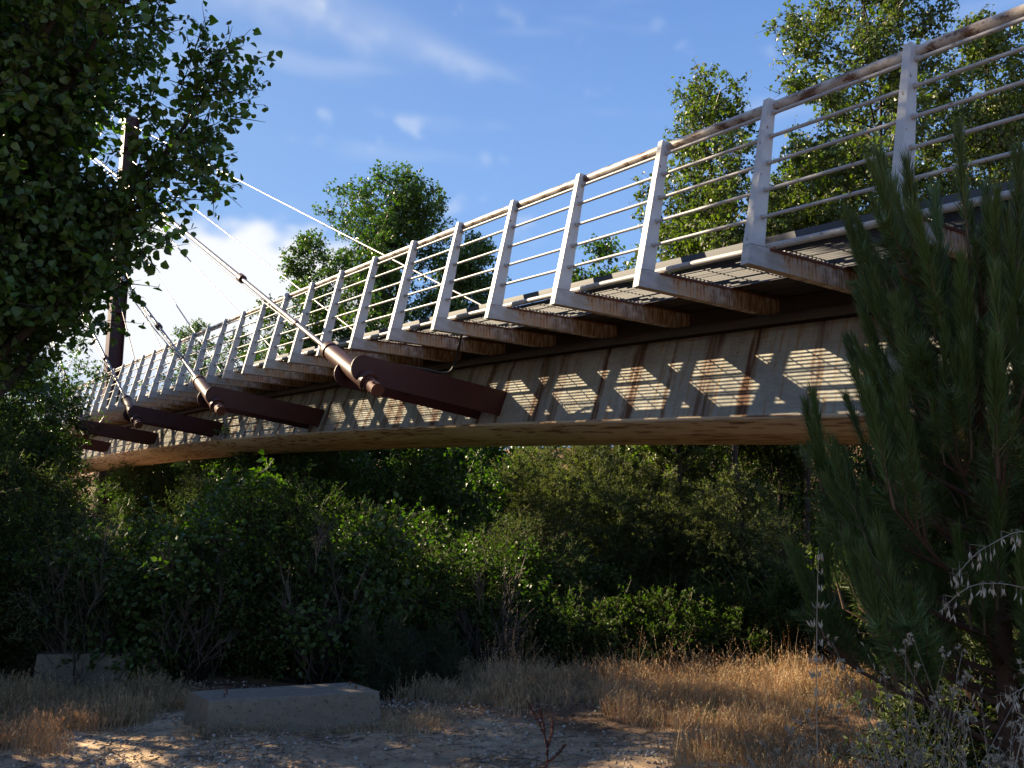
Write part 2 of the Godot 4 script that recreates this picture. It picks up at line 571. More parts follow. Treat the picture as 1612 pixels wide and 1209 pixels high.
# ------------------------------------------------------------------ ground
func make_ground() -> void:
	var xs := []
	var zs := []
	var u := -24.0
	while u <= 24.0:
		xs.append(sign(u) * (absf(u) * 0.28 + pow(absf(u) / 24.0, 4.0) * 320.0))
		u += 0.5
	u = -24.0
	while u <= 24.0:
		zs.append(-6.0 + sign(u) * (absf(u) * 0.28 + pow(absf(u) / 24.0, 4.0) * 320.0))
		u += 0.5
	var rows := []
	var uvs := []
	for z in zs:
		var row := []
		var tv := []
		for x in xs:
			row.append(Vector3(x, lift(x, z), z))
			tv.append(Vector2((x + 12.0) / 24.0, (z + 18.0) / 24.0))
		rows.append(row)
		uvs.append(tv)
	var g := MB.new()
	g.sheet(rows, uvs)
	var o := put("ground", g, mats.earth)
	o.set_meta("kind", "structure")
	o.set_meta("label", "gravel and brown soil beneath the bridge")
	# dry hillside that closes the view behind the trees
	rows = []
	uvs = []
	var hn := noise(0.02, 4, 91)
	for i in 22:
		var row := []
		var tv := []
		for j in 61:
			var a := deg_to_rad(-75.0 + 150.0 * j / 60.0)
			var t := i / 21.0
			var r := 62.0 + 75.0 * t
			var x := sin(a) * r
			var z := -cos(a) * r
			var y := (9.5 + 2.5 * sin(a * 3.0 + 0.6)) * sm(0.0, 0.75, t) + hn.get_noise_2d(x * 1.2, z * 1.2) * 1.8 * sm(0.0, 0.3, t) - 0.4 * (1.0 - t)
			row.append(Vector3(x, y, z))
			tv.append(Vector2(j * 0.2, i * 0.2))
		rows.append(row)
		uvs.append(tv)
	var hill := MB.new()
	hill.sheet(rows, uvs, true)
	var ho := put("hill", hill, mats.dry_hill)
	ho.set_meta("kind", "structure")
	ho.set_meta("label", "dry orange hillside behind the trees")

# ------------------------------------------------------------------ bridge
func sweep(a: float, b: float, w: float, dy: float, step := 1.0) -> Array:
	var p := []
	var n := a
	while n <= b + 0.001:
		p.append(along(n, w, dy))
		n += step
	return p

func section_sheet(prof: Array, a: float, b: float, deeper := 0.0, v_scale := 1.0, flip := false) -> MB:
	# prof: [w, dy, v, share of the extra depth]
	var rows := []
	var uvs := []
	var n := a
	while n <= b + 0.001:
		var row := []
		var tv := []
		for q in prof:
			var extra: float = deeper * clampf(n, -2.0, 26.0) * q[3]
			row.append(along(n, q[0], q[1] - extra))
			tv.append(Vector2((n + 4.0) / 16.0, q[2] * v_scale))
		rows.append(row)
		uvs.append(tv)
		n += 0.5
	var m := MB.new()
	m.sheet(rows, uvs, flip)
	return m

func make_bridge() -> void:
	var br := thing("footbridge", "white railed footbridge with a concrete girder and rusty cantilever beams", "bridge")
	# box girder: two webs, soffit, top slab
	var web := put("girder_web", section_sheet([[1.70, -0.12, 0.0, 0.0], [1.55, -0.53, 0.5, 0.0], [1.40, -0.95, 1.0, 0.0]], N0, N1, 0.0, 1.0, true), mats.web_concrete, br)
	web.set_meta("label", "concrete web with rust streaks and stripes of sunlight")
	put("girder_web", section_sheet([[DECK_W - 1.70, -0.12, 0.0, 0.0], [DECK_W - 1.40, -0.95, 1.0, 0.0]], N0, N1, 0.0, 1.0, false), mats.web_concrete, br)
	var c := DECK_W * 0.5
	var prof := [[1.40, -0.95, 0.0, 0.0], [1.385, -0.965, 0.01, 0.0], [1.385, -0.985, 0.03, 0.0], [1.42, -1.005, 0.08, 0.2]]
	for k in range(1, 13):
		var t := k / 12.0
		prof.append([lerpf(1.42, DECK_W - 1.42, t), -1.005 - 0.145 * sqrt(maxf(0.0, 1.0 - pow(absf(t - 0.5) * 2.0, 2.4))), 0.08 + 0.9 * t, 0.2 + 0.8 * (1.0 - absf(t - 0.5) * 2.0)])
	prof.append([DECK_W - 1.40, -0.95, 1.0, 0.0])
	put("girder_soffit", section_sheet(prof, N0, N1, 0.009, 1.0, true), mats.soffit_concrete, br)
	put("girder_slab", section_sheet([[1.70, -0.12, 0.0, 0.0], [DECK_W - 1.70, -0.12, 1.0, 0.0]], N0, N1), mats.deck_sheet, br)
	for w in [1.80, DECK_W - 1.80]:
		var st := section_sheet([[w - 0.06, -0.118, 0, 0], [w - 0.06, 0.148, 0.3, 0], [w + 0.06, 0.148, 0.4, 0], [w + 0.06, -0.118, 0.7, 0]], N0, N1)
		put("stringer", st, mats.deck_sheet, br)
	# corrugated inner deck
	var cor := []
	var w0 := 1.10
	var k := 0
	while w0 <= DECK_W - 1.10 + 0.001:
		cor.append([w0, 0.155 + (0.035 if k % 4 == 1 or k % 4 == 2 else 0.0), k * 0.1, 0.0])
		w0 += 0.04
		k += 1
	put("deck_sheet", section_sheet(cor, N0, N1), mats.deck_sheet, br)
	# open grating along both edges, one panel in each bay
	var slats := MB.new()
	for s in 16:
		var x := -0.375 - s * 0.0455
		slats.box(x - 0.0026, x + 0.0026, 0.156, 0.174, -0.548, 0.548)
	for s in 5:
		var z := -0.535 + s * 0.2675
		slats.box(-1.09, -0.355, 0.167, 0.1755, z - 0.0025, z + 0.0025)
	var slat_mesh := slats.mesh()
	# railing post and cantilever beam, in the frame of their bay
	var post := MB.new()
	post.hexa([Vector3(-0.185, 0.15, 0.036), Vector3(-0.035, 0.15, 0.036), Vector3(-0.035, 0.15, -0.036), Vector3(-0.185, 0.15, -0.036), Vector3(-0.405, 1.33, 0.026), Vector3(-0.325, 1.33, 0.026), Vector3(-0.325, 1.33, -0.026), Vector3(-0.405, 1.33, -0.026)])
	var post_mesh := post.mesh()
	var sock := MB.new()
	for y in [1.215, 1.02, 0.80, 0.585, 0.37]:
		var x: float = -0.075 - 0.29 * (y / 1.34) - 0.02
		sock.tube([Vector3(x, y, -0.055), Vector3(x, y, 0.055)], [0.021], 8)
	var sock_mesh := sock.mesh()
	var beam := MB.new()
	var bz := 0.034
	var ends := [[0.0, 0.0, 0.148], [-1.74, -0.01, 0.148]]
	for sgn in [1.0, -1.0]:
		var z: float = bz * sgn
		var q := [Vector3(0, 0.0, z), Vector3(-1.74, -0.03, z), Vector3(-1.74, 0.147, z), Vector3(-0.035, 0.147, z)]
		var uvq := [Vector2(0, 1), Vector2(1, 1), Vector2(1, 0), Vector2(0.02, 0)]
		if sgn < 0:
			beam.quad(q[0], q[1], q[2], q[3], uvq[0], uvq[1], uvq[2], uvq[3])
		else:
			beam.quad(q[3], q[2], q[1], q[0], uvq[3], uvq[2], uvq[1], uvq[0])
	beam.quad(Vector3(0, 0, -bz), Vector3(-0.035, 0.147, -bz), Vector3(-0.035, 0.147, bz), Vector3(0, 0, bz), Vector2(0, 1), Vector2(0, 0), Vector2(0.03, 0), Vector2(0.03, 1))
	beam.quad(Vector3(-0.035, 0.147, bz), Vector3(-0.035, 0.147, -bz), Vector3(-1.74, 0.147, -bz), Vector3(-1.74, 0.147, bz), Vector2(0.02, 0), Vector2(0.02, 0.1), Vector2(1, 0.1), Vector2(1, 0))
	beam.quad(Vector3(0, 0, bz), Vector3(-1.74, -0.03, bz), Vector3(-1.74, -0.03, -bz), Vector3(0, 0, -bz), Vector2(0.2, 0.4), Vector2(1, 0.4), Vector2(1, 0.6), Vector2(0.2, 0.6))
	var beam_mesh := beam.mesh()
	var flange := MB.new()
	flange.box(-1.74, -0.24, 0.130, 0.1465, -0.045, 0.045)
	var flange_mesh := flange.mesh()
	for i in range(int(N0), int(N1)):
		for far_side in [false, true]:
			if far_side and (i < 0 and i < -4):
				continue
			var f := frame(i, DECK_W if far_side else 0.0, 0.0, false, far_side)
			var b := put("cantilever_beam", beam_mesh, mats.beam_paint, br, f)
			put("top_flange", flange_mesh, mats.rusty_steel, b)
			var p := put("railing_post", post_mesh, mats.white_paint, br, f)
			put("bar_sleeves", sock_mesh, mats.bar_paint, p).set_meta("kind", "stuff")
			var g := frame(i + 0.5, DECK_W if far_side else 0.0, 0.0, true, far_side)
			put("deck_grating", slat_mesh, mats.grating_steel, br, g).set_meta("kind", "stuff")
	for far_side in [false, true]:
		var side := func(w: float) -> float: return DECK_W - w if far_side else w
		var hr := MB.new()
		hr.tube(sweep(N0, N1, side.call(0.405), 1.285, 0.5), [0.044], 14, true, 0.35)
		put("handrail", hr, mats.handrail_paint, br)
		for y in [1.215, 1.02, 0.80, 0.585, 0.37]:
			var bar := MB.new()
			bar.tube(sweep(N0, N1, side.call(0.095 + 0.29 * (y / 1.34)), y, 0.5), [0.0145], 8, true, 0.4)
			put("rail_bar", bar, mats.bar_paint, br)
		var kerb := MB.new()
		kerb.tube(sweep(N0, N1, side.call(0.29), 0.178, 0.5), [0.026], 10, true, 0.4)
		put("kerb_tube", kerb, mats.bar_paint, br)
		var plate := section_sheet([[side.call(0.345), 0.178, 0.0, 0.0], [side.call(0.345), 0.275, 0.4, 0.0], [side.call(0.357), 0.275, 0.5, 0.0], [side.call(0.357), 0.178, 0.9, 0.0]], N0, N1, 0.0, 1.0, far_side)
		put("kerb_plate", plate, mats.kerb_steel, br)
	# drain pipe along the girder top, loose cable by the first arm
	var pipe := MB.new()
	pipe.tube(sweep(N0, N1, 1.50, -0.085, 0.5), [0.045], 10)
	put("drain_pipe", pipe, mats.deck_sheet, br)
	var mast_far := along(MAST_N, DECK_W + 0.5, 0)
	var mast_near := along(MAST_N, -0.5, 0)
	make_mast("far maroon steel bridge mast rising behind the poplar leaves", mast_far)
	make_mast("near maroon steel bridge mast hidden by the left poplar", mast_near)
	var order := ["nearest", "second", "third", "fourth", "fifth", "sixth"]
	for a in 6:
		for far_side in [false, true]:
			make_arm(br, a, far_side, order[a], mast_far if far_side else mast_near)
	var f0 := frame(ARM_FIRST, 0.0, 0.0)
	var loop := []
	for p in [Vector3(0.20, -0.30, 0.24), Vector3(0.05, -0.28, 0.20), Vector3(-0.15, -0.32, 0.0), Vector3(-0.40, -0.37, -0.18), Vector3(-0.62, -0.40, -0.245), Vector3(-0.70, -0.34, -0.30), Vector3(-0.70, -0.15, -0.42), Vector3(-0.66, 0.0, -0.55), Vector3(-0.60, 0.06, -0.68)]:
		loop.append(f0 * p)
	var lc := MB.new()
	lc.tube(smooth_line(loop, 4), [0.016], 7)
	var lo := put("loose_cable", lc, mats.black_rubber)
	tag(lo, "black loose cable sagging over the nearest maroon arm", "cable")

func smooth_line(p: Array, cuts: int) -> Array:
	var out := []
	for i in p.size() - 1:
		var a: Vector3 = p[max(i - 1, 0)]
		var d: Vector3 = p[min(i + 2, p.size() - 1)]
		for k in cuts:
			out.append((p[i] as Vector3).cubic_interpolate(p[i + 1], a, d, float(k) / cuts))
	out.append(p[-1])
	return out

func make_mast(label: String, at: Vector3) -> void:
	var base := Vector3(at.x, lift(at.x, at.z), at.z)
	var m := thing("bridge_mast", label, "mast", "", base)
	var f := frame(MAST_N).basis
	var top := at.y + 18.3 - base.y
	for s in [-1.0, 1.0]:
		var fl := MB.new()
		fl.box(-0.36, 0.36, 0.0, top, s * 0.34 - 0.02, s * 0.34 + 0.02, Transform3D(f.rotated(Vector3.UP, PI / 2), Vector3.ZERO))
		put("flange", fl, mats.maroon_steel, m)
	var wb := MB.new()
	wb.box(-0.016, 0.016, 0.0, top - 0.02, -0.318, 0.318, Transform3D(f.rotated(Vector3.UP, PI / 2), Vector3.ZERO))
	put("mast_web", wb, mats.maroon_steel, m)
	var y := 3.0
	while y < top:
		var rib := MB.new()
		for s in [-1.0, 1.0]:
			rib.box(0.018 if s > 0 else -0.34, 0.34 if s > 0 else -0.018, y, y + 0.03, -0.316, 0.316, Transform3D(f.rotated(Vector3.UP, PI / 2), Vector3.ZERO))
		put("stiffener", rib, mats.maroon_steel, m)
		y += 3.0
	var ft := MB.new()
	ft.hexa([Vector3(-0.7, -0.3, 0.7), Vector3(0.7, -0.3, 0.7), Vector3(0.7, -0.3, -0.7), Vector3(-0.7, -0.3, -0.7), Vector3(-0.65, 0.3, 0.65), Vector3(0.65, 0.3, 0.65), Vector3(0.65, 0.3, -0.65), Vector3(-0.65, 0.3, -0.65)])
	put("footing", ft, mats.block_concrete, m)

func make_arm(br: Node3D, a: int, far_side: bool, which: String, mast: Vector3) -> void:
	var n := ARM_FIRST + ARM_STEP * a
	var f := frame(n, DECK_W if far_side else 0.0, 0.0, false, far_side)
	var arm := Node3D.new()
	arm.name = numbered("stay_arm", br)
	arm.transform = f
	br.add_child(arm, true)
	arm.set_meta("label", "maroon twin plate arm that holds the stay")
	var poly := PackedVector2Array()
	var c := Vector2(0.46, -0.455)
	for k in 13:
		var ang := -PI / 2 - 0.14 + (PI + 0.02) * k / 12.0
		poly.append(c + Vector2(cos(ang), sin(ang)) * 0.165)
	poly.append(Vector2(-1.72, -0.575))
	poly.append(Vector2(-1.66, -0.905))
	for z in [-0.24, 0.24]:
		var pl := MB.new()
		pl.prism(poly, z - 0.011, z + 0.011)
		put("cheek_plate", pl, mats.maroon_steel, arm)
	var rib := MB.new()
	for x in [-0.35, -1.0]:
		rib.box(x - 0.01, x + 0.01, -0.64, -0.50, -0.228, 0.228)
	put("cross_rib", rib, mats.maroon_steel, arm)
	var root := MB.new()
	root.prism(PackedVector2Array([Vector2(-1.66, -1.0), Vector2(-1.55, -0.98), Vector2(-1.62, -0.5), Vector2(-1.72, -0.5)]), -0.34, 0.34)
	put("root_plate", root, mats.maroon_steel, arm)
	# the tube the stay is screwed into, lying along the stay
	var tip: Vector3 = f * Vector3(c.x, c.y, 0)
	var top := mast + Vector3(0, 17.8 - 1.9 * a, 0)
	var dir := (top - tip).normalized()
	var inv := f.affine_inverse()
	var ld := inv.basis * dir
	var o := Vector3(c.x, c.y, 0)
	var sl := MB.new()
	sl.tube([o - ld * 0.40, o + ld * 0.82], [0.105], 16)
	put("sleeve", sl, mats.brown_steel, arm)
	var rg := MB.new()
	rg.tube([o + ld * 0.76, o + ld * 0.85], [0.118], 16)
	put("collar", rg, mats.brown_steel, arm)
	var rl := MB.new()
	rl.tube([o - ld * 0.41, o - ld * 0.34], [0.120], 16)
	put("collar", rl, mats.brown_steel, arm)
	var cap := MB.new()
	cap.tube([o - ld * 0.40, o - ld * 0.64], [0.082], 14)
	put("end_cap", cap, mats.rusty_steel, arm)
	var side := ld.cross(Vector3.UP).normalized()
	var up := side.cross(ld)
	for k in 4:
		var ang := TAU * k / 4.0 + 0.6
		var d := side * cos(ang) + up * sin(ang)
		for l in [0.46, 0.59]:
			var bt := MB.new()
			bt.tube([o - ld * l + d * 0.077, o - ld * l + d * 0.105], [0.016], 6)
			put("bolt", bt, mats.brown_steel, arm)
	# the stay itself
	var where := "far side stay" if far_side else "near side stay"
	var s := thing("stay_cable", "pale steel %s running up from the %s maroon arm to the mast" % [where, which], "stay cable")
	s.position = tip
	var len_ := (top - tip).length()
	var thick := 0.024 if far_side else 0.034
	var split: float = minf(4.6 - 0.5 * a, len_ * 0.4)
	var r1 := MB.new()
	r1.tube([dir * 0.8, dir * split], [thick], 12)
	put("rod", r1, mats.stay_steel, s)
	var cl := MB.new()
	cl.tube([dir * (split - 0.08), dir * (split + 0.08)], [thick * 2.0], 12)
	put("clamp", cl, mats.brown_steel, s)
	var cm := MB.new()
	cm.tube([dir * 2.0, dir * 2.07], [thick * 1.35], 12)
	put("clamp", cm, mats.brown_steel, s)
	var r2 := MB.new()
	r2.tube([dir * split, dir * len_], [thick * (1.0 if far_side else 1.15)], 12)
	put("upper_rod", r2, mats.stay_steel, s)
	if not far_side:
		var off := side * 0.09 - up * 0.05
		var r3 := MB.new()
		r3.tube([dir * 2.05 + off * 0.4, dir * split + off, dir * len_ + off], [0.012], 6)
		put("thin_cable", r3, mats.cable_steel, s)

# ------------------------------------------------------------------ foliage pieces
func leaf(m: MB, at: Vector3, dir: Vector3, nrm: Vector3, length: float, width: float, c: Color, wide := false) -> void:
	var d := dir.normalized()
	var s := d.cross(nrm).normalized()
	var n := s.cross(d).normalized()
	m.tint = c
	var tip := at + d * length - n * length * 0.10
	if wide:
		var mid := at + d * length * 0.40
		for g in [-1.0, 1.0]:
			var a: Vector3 = at + d * length * 0.10 + s * (width * 0.40 * g) + n * width * 0.10
			var b: Vector3 = at + d * length * 0.42 + s * (width * 0.50 * g) + n * width * 0.12
			if g < 0:
				m.tri(at, b, a); m.tri(at, tip, b)
			else:
				m.tri(at, a, b); m.tri(at, b, tip)
	else:
		var h := at + d * length * 0.42 + n * width * 0.14
		m.tri(at, tip, h + s * width * 0.5)
		m.tri(at, h - s * width * 0.5, tip)

func rand_dir() -> Vector3:
	return Vector3(rng.randfn(), rng.randfn(), rng.randfn()).normalized()

func tone(c: Color, k: float) -> Color:
	var b := 1.0 + rng.randf_range(-k, k)
	return Color(c.r * b * (1.0 + rng.randf_range(-k, k) * 0.5), c.g * b, c.b * b)

# a branchlet that grows along +y, with leaves round it
func spray(length: float, leaves: int, size: float, aspect: float, c: Color, spread: float, side_twigs: int, wide: bool, up_ := 0.5, wood := Color(0.06, 0.045, 0.03)) -> ArrayMesh:
	var m := MB.new()
	var lines := [[Vector3.ZERO, Vector3(rng.randf_range(-0.06, 0.06), length, rng.randf_range(-0.06, 0.06))]]
	for k in side_twigs:
		var t := rng.randf_range(0.1, 0.8)
		var a: Vector3 = lines[0][1] * t
		var d := (rand_dir() * Vector3(1, 0.4, 1) + Vector3(0, up_, 0)).normalized()
		lines.append([a, a + d * length * rng.randf_range(0.35, 0.65) * spread])
	m.tint = wood
	for l in lines:
		m.tube([l[0], l[1]], [0.004 + length * 0.004, 0.0015], 3, false)
	for k in leaves:
		var l: Array = lines[0] if k < leaves / 4 or side_twigs == 0 else lines[1 + rng.randi() % side_twigs]
		var t := rng.randf_range(0.12, 1.0)
		var at: Vector3 = (l[0] as Vector3).lerp(l[1], t)
		var axis: Vector3 = (l[1] - l[0]).normalized()
		var d := (rand_dir() + axis * 0.55 + Vector3(0, -0.25, 0)).normalized()
		var n := (rand_dir() + Vector3(0, 0.7, 0)).normalized()
		var sz := size * rng.randf_range(0.65, 1.2)
		if wide:
			at += d * sz * 0.5
			d = (d + Vector3(0, -0.5, 0)).normalized()
		leaf(m, at, d, n, sz, sz * aspect, tone(c, 0.28), wide)
	return m.mesh()

func pine_shoot(length: float, count: int, needle: float, open0: float, open1: float, c: Color) -> ArrayMesh:
	var m := MB.new()
	m.tint = Color(0.13, 0.085, 0.05)
	m.tube([Vector3.ZERO, Vector3(0, length, 0)], [0.006, 0.003], 4, false)
	for k in count:
		var t := sqrt(rng.randf_range(0.02, 1.0))
		var a := rng.randf() * TAU
		var op := lerpf(open0, open1, t) * rng.randf_range(0.7, 1.35)
		var d := Vector3(cos(a) * sin(op), cos(op), sin(a) * sin(op))
		var p := Vector3(0, length * t, 0)
		var s := d.cross(Vector3(rng.randfn(), rng.randfn(), rng.randfn())).normalized() * 0.0017
		m.tint = tone(c, 0.25)
		var bend := Vector3(0, -0.10, 0) * needle * rng.randf()
		var e := p + d * needle * rng.randf_range(0.75, 1.1) + bend
		m.tri(p - s, p + s, e)
	return m.mesh()

var kit := {}

func make_kit() -> void:
	kit.poplar = []
	kit.poplar_near = []
	kit.pale = []
	kit.broad = []
	kit.small = []
	kit.willow = []
	kit.feather = []
	kit.bramble = []
	kit.bare = []
	kit.sapling = []
	for k in 3:
		kit.poplar.append(spray(0.55, 34, 0.075, 0.95, Color(0.110, 0.165, 0.042), 1.0, 4, true))
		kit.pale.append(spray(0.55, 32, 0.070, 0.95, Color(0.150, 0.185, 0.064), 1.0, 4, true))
		kit.broad.append(spray(0.46, 46, 0.058, 0.72, Color(0.100, 0.150, 0.042), 1.0, 5, true))
		kit.poplar_near.append(spray(0.42, 26, 0.064, 0.98, Color(0.105, 0.160, 0.042), 1.0, 4, true))
		kit.small.append(spray(0.44, 76, 0.042, 0.58, Color(0.090, 0.130, 0.038), 1.0, 7, false))
		kit.willow.append(spray(0.55, 110, 0.062, 0.24, Color(0.120, 0.145, 0.070), 1.0, 7, false))
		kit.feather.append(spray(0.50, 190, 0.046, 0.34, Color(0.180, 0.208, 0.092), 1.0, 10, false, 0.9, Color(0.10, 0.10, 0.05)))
		kit.bramble.append(spray(0.30, 46, 0.040, 0.7, Color(0.090, 0.128, 0.040), 1.0, 5, false))
		kit.bare.append(spray(0.42, 5, 0.03, 0.4, Color(0.16, 0.11, 0.06), 1.0, 8, false, 1.5, Color(0.10, 0.08, 0.06)))
		kit.sapling.append(spray(0.28, 120, 0.034, 0.10, Color(0.035, 0.075, 0.022), 1.0, 6, false, 0.9))

func grow_basis(d: Vector3, sc: float) -> Basis:
	var y := d.normalized()
	var x := y.cross(rand_dir()).normalized()
	var z := x.cross(y)
	return Basis(x, y, z) * Basis.from_scale(Vector3.ONE * sc)

# o: x, z, h, r, base (crown bottom as share of h), kit, sprays, sc, limbs, mat, and multi for a shrub of many stems
func plant(called: String, label: String, category: String, group: String, o: Dictionary) -> Node3D:
	var x: float = o.x
	var z: float = o.z
	var h: float = o.h
	var r: float = o.r
	var base_share: float = o.get("base", 0.15)
	var multi: bool = o.get("multi", false)
	var root := thing(called, label, category, group, Vector3(x, lift(x, z) - 0.02, z))
	var wood := MB.new()
	wood.tint = Color(0.12, 0.10, 0.08)
	var limbs: int = o.get("limbs", 22)
	var sprays: int = o.get("sprays", 300)
	var top: float = o.get("peak", 0.6)
	var lean := Vector3(rng.randf_range(-0.06, 0.06), 0, rng.randf_range(-0.06, 0.06)) * h
	var tr: float = o.get("trunk", 0.012 * h + 0.02)
	if not multi:
		var tp := []
		var rr := []
		for k in 7:
			var t := k / 6.0
			tp.append(Vector3(0, h * 0.93 * t, 0) + lean * t * t + Vector3(rng.randf_range(-1, 1), 0, rng.randf_range(-1, 1)) * 0.022 * h * t)
			rr.append(tr * (1.0 - 0.86 * t))
		wood.tube(tp, rr, 8, false)
	var xfs := [[], [], []]
	limb_ends.clear()
	var golden := rng.randf() * TAU
	for k in limbs:
		var t := (k + rng.randf()) / limbs
		golden += 2.39996 + rng.randf_range(-0.3, 0.3)
		var hh := h * lerpf(base_share, 1.0, t)
		# crown outline: widest at `top` of the crown's height
		var q := t / top if t < top else (1.0 - t) / (1.0 - top)
		var rad := r * (0.25 + 0.75 * sqrt(clampf(q, 0, 1))) * rng.randf_range(0.45, 1.18)
		if t > 0.97:
			rad *= 0.3
		var out := Vector3(cos(golden), 0, sin(golden))
		var end := Vector3(0, hh, 0) + lean * t + out * rad
		var start := Vector3(out.x * 0.1 * r * rng.randf(), 0.02, out.z * 0.1 * r * rng.randf()) if multi else Vector3(0, maxf(h * base_share * 0.7, hh - rad * rng.randf_range(0.7, 1.5)), 0) + lean * t * t
		limb_ends.append(end)
		var midp := start.lerp(end, 0.55) + out * rad * (0.10 if multi else 0.16) + Vector3(0, (0.1 if multi else -0.1) * rad, 0)
		var pts := []
		var rs := []
		var r0 := tr * (0.34 if multi else 0.38) * (1.15 - 0.7 * t)
		for s in 6:
			var u := s / 5.0
			pts.append(start.lerp(midp, u).lerp(midp.lerp(end, u), u))
			rs.append(maxf(0.003, r0 * (1.0 - 0.85 * u)))
		wood.tube(pts, rs, 5, false)
		var count := int(round(float(sprays) / limbs))
		var clump: float = o.get("clump", 0.27) * r
		for s in count:
			var u := 1.0 - pow(rng.randf(), 1.5) * 0.75
			var at := start.lerp(midp, u).lerp(midp.lerp(end, u), u)
			var off := rand_dir() * clump * pow(rng.randf(), 0.6)
			off.y *= 0.8
			var p := at + off
			if p.y < 0.05:
				continue
			if p.x > o.get("reach", 99.0) + 0.12 * sin(p.y * 4.0):
				continue
			if o.has("gap"):
				var near_line: Vector3 = Geometry3D.get_closest_point_to_segment_uncapped(p + root.position, o.gap[0], o.gap[1])
				if near_line.distance_to(p + root.position) < o.gap[2]:
					continue
			var d := (off.normalized() * 0.7 + out * 0.35 + Vector3(0, o.get("rise", 0.5), 0) + rand_dir() * 0.35).normalized()
			var b := grow_basis(d, o.get("sc", 1.0) * rng.randf_range(0.75, 1.25))
			xfs[rng.randi() % 3].append(Transform3D(b, p - d * 0.2 * o.get("sc", 1.0)))
	put("trunk" if not multi else "stems", wood, mats[o.get("bark", "stem_bark" if multi else "bark")], root)
	var set_: Array = kit[o.kit]
	for v in 3:
		if xfs[v].size():
			copies("crown", set_[v], mats[o.mat], xfs[v], root, 0.22)
	return root

var limb_ends := []

# single large leaves on the tips of the near poplar's outer branches
func rim_leaves(tree: Node3D) -> void:
	var shapes := []
	for k in 4:
		var m := MB.new()
		leaf(m, Vector3.ZERO, Vector3.UP, Vector3(0, 0.1, 1), 0.062 + 0.006 * k, 0.060, tone(Color(0.105, 0.160, 0.042), 0.2), true)
		shapes.append(m.mesh())
	var made := 0
	for e in limb_ends:
		if e.x < 0.4 or e.x > 1.65 or e.y > 5.6 or made >= 260:
			continue
		var out := Vector3(e.x, 0, e.z).normalized()
		var twig := MB.new()
		twig.tint = Color(0.06, 0.045, 0.03)
		var tip: Vector3 = e + (out * 0.8 + Vector3(0, 0.25, 0) + rand_dir() * 0.4).normalized() * 0.42
		twig.tube([e - out * 0.1, (e + tip) * 0.5 + rand_dir() * 0.03, tip], [0.005, 0.002], 4, false)
		put("twig", twig, mats.dead_twig, tree)
		for k in 16:
			var p: Vector3 = e.lerp(tip, rng.randf_range(0.0, 1.0)) + rand_dir() * rng.randf_range(0.03, 0.12)
			var d := (rand_dir() + out * 0.4 + Vector3(0, -0.5, 0)).normalized()
			put("leaf", shapes[made % 4], mats.poplar_leaf, tree, Transform3D(grow_basis(d, rng.randf_range(0.85, 1.15)), p))
			made += 1

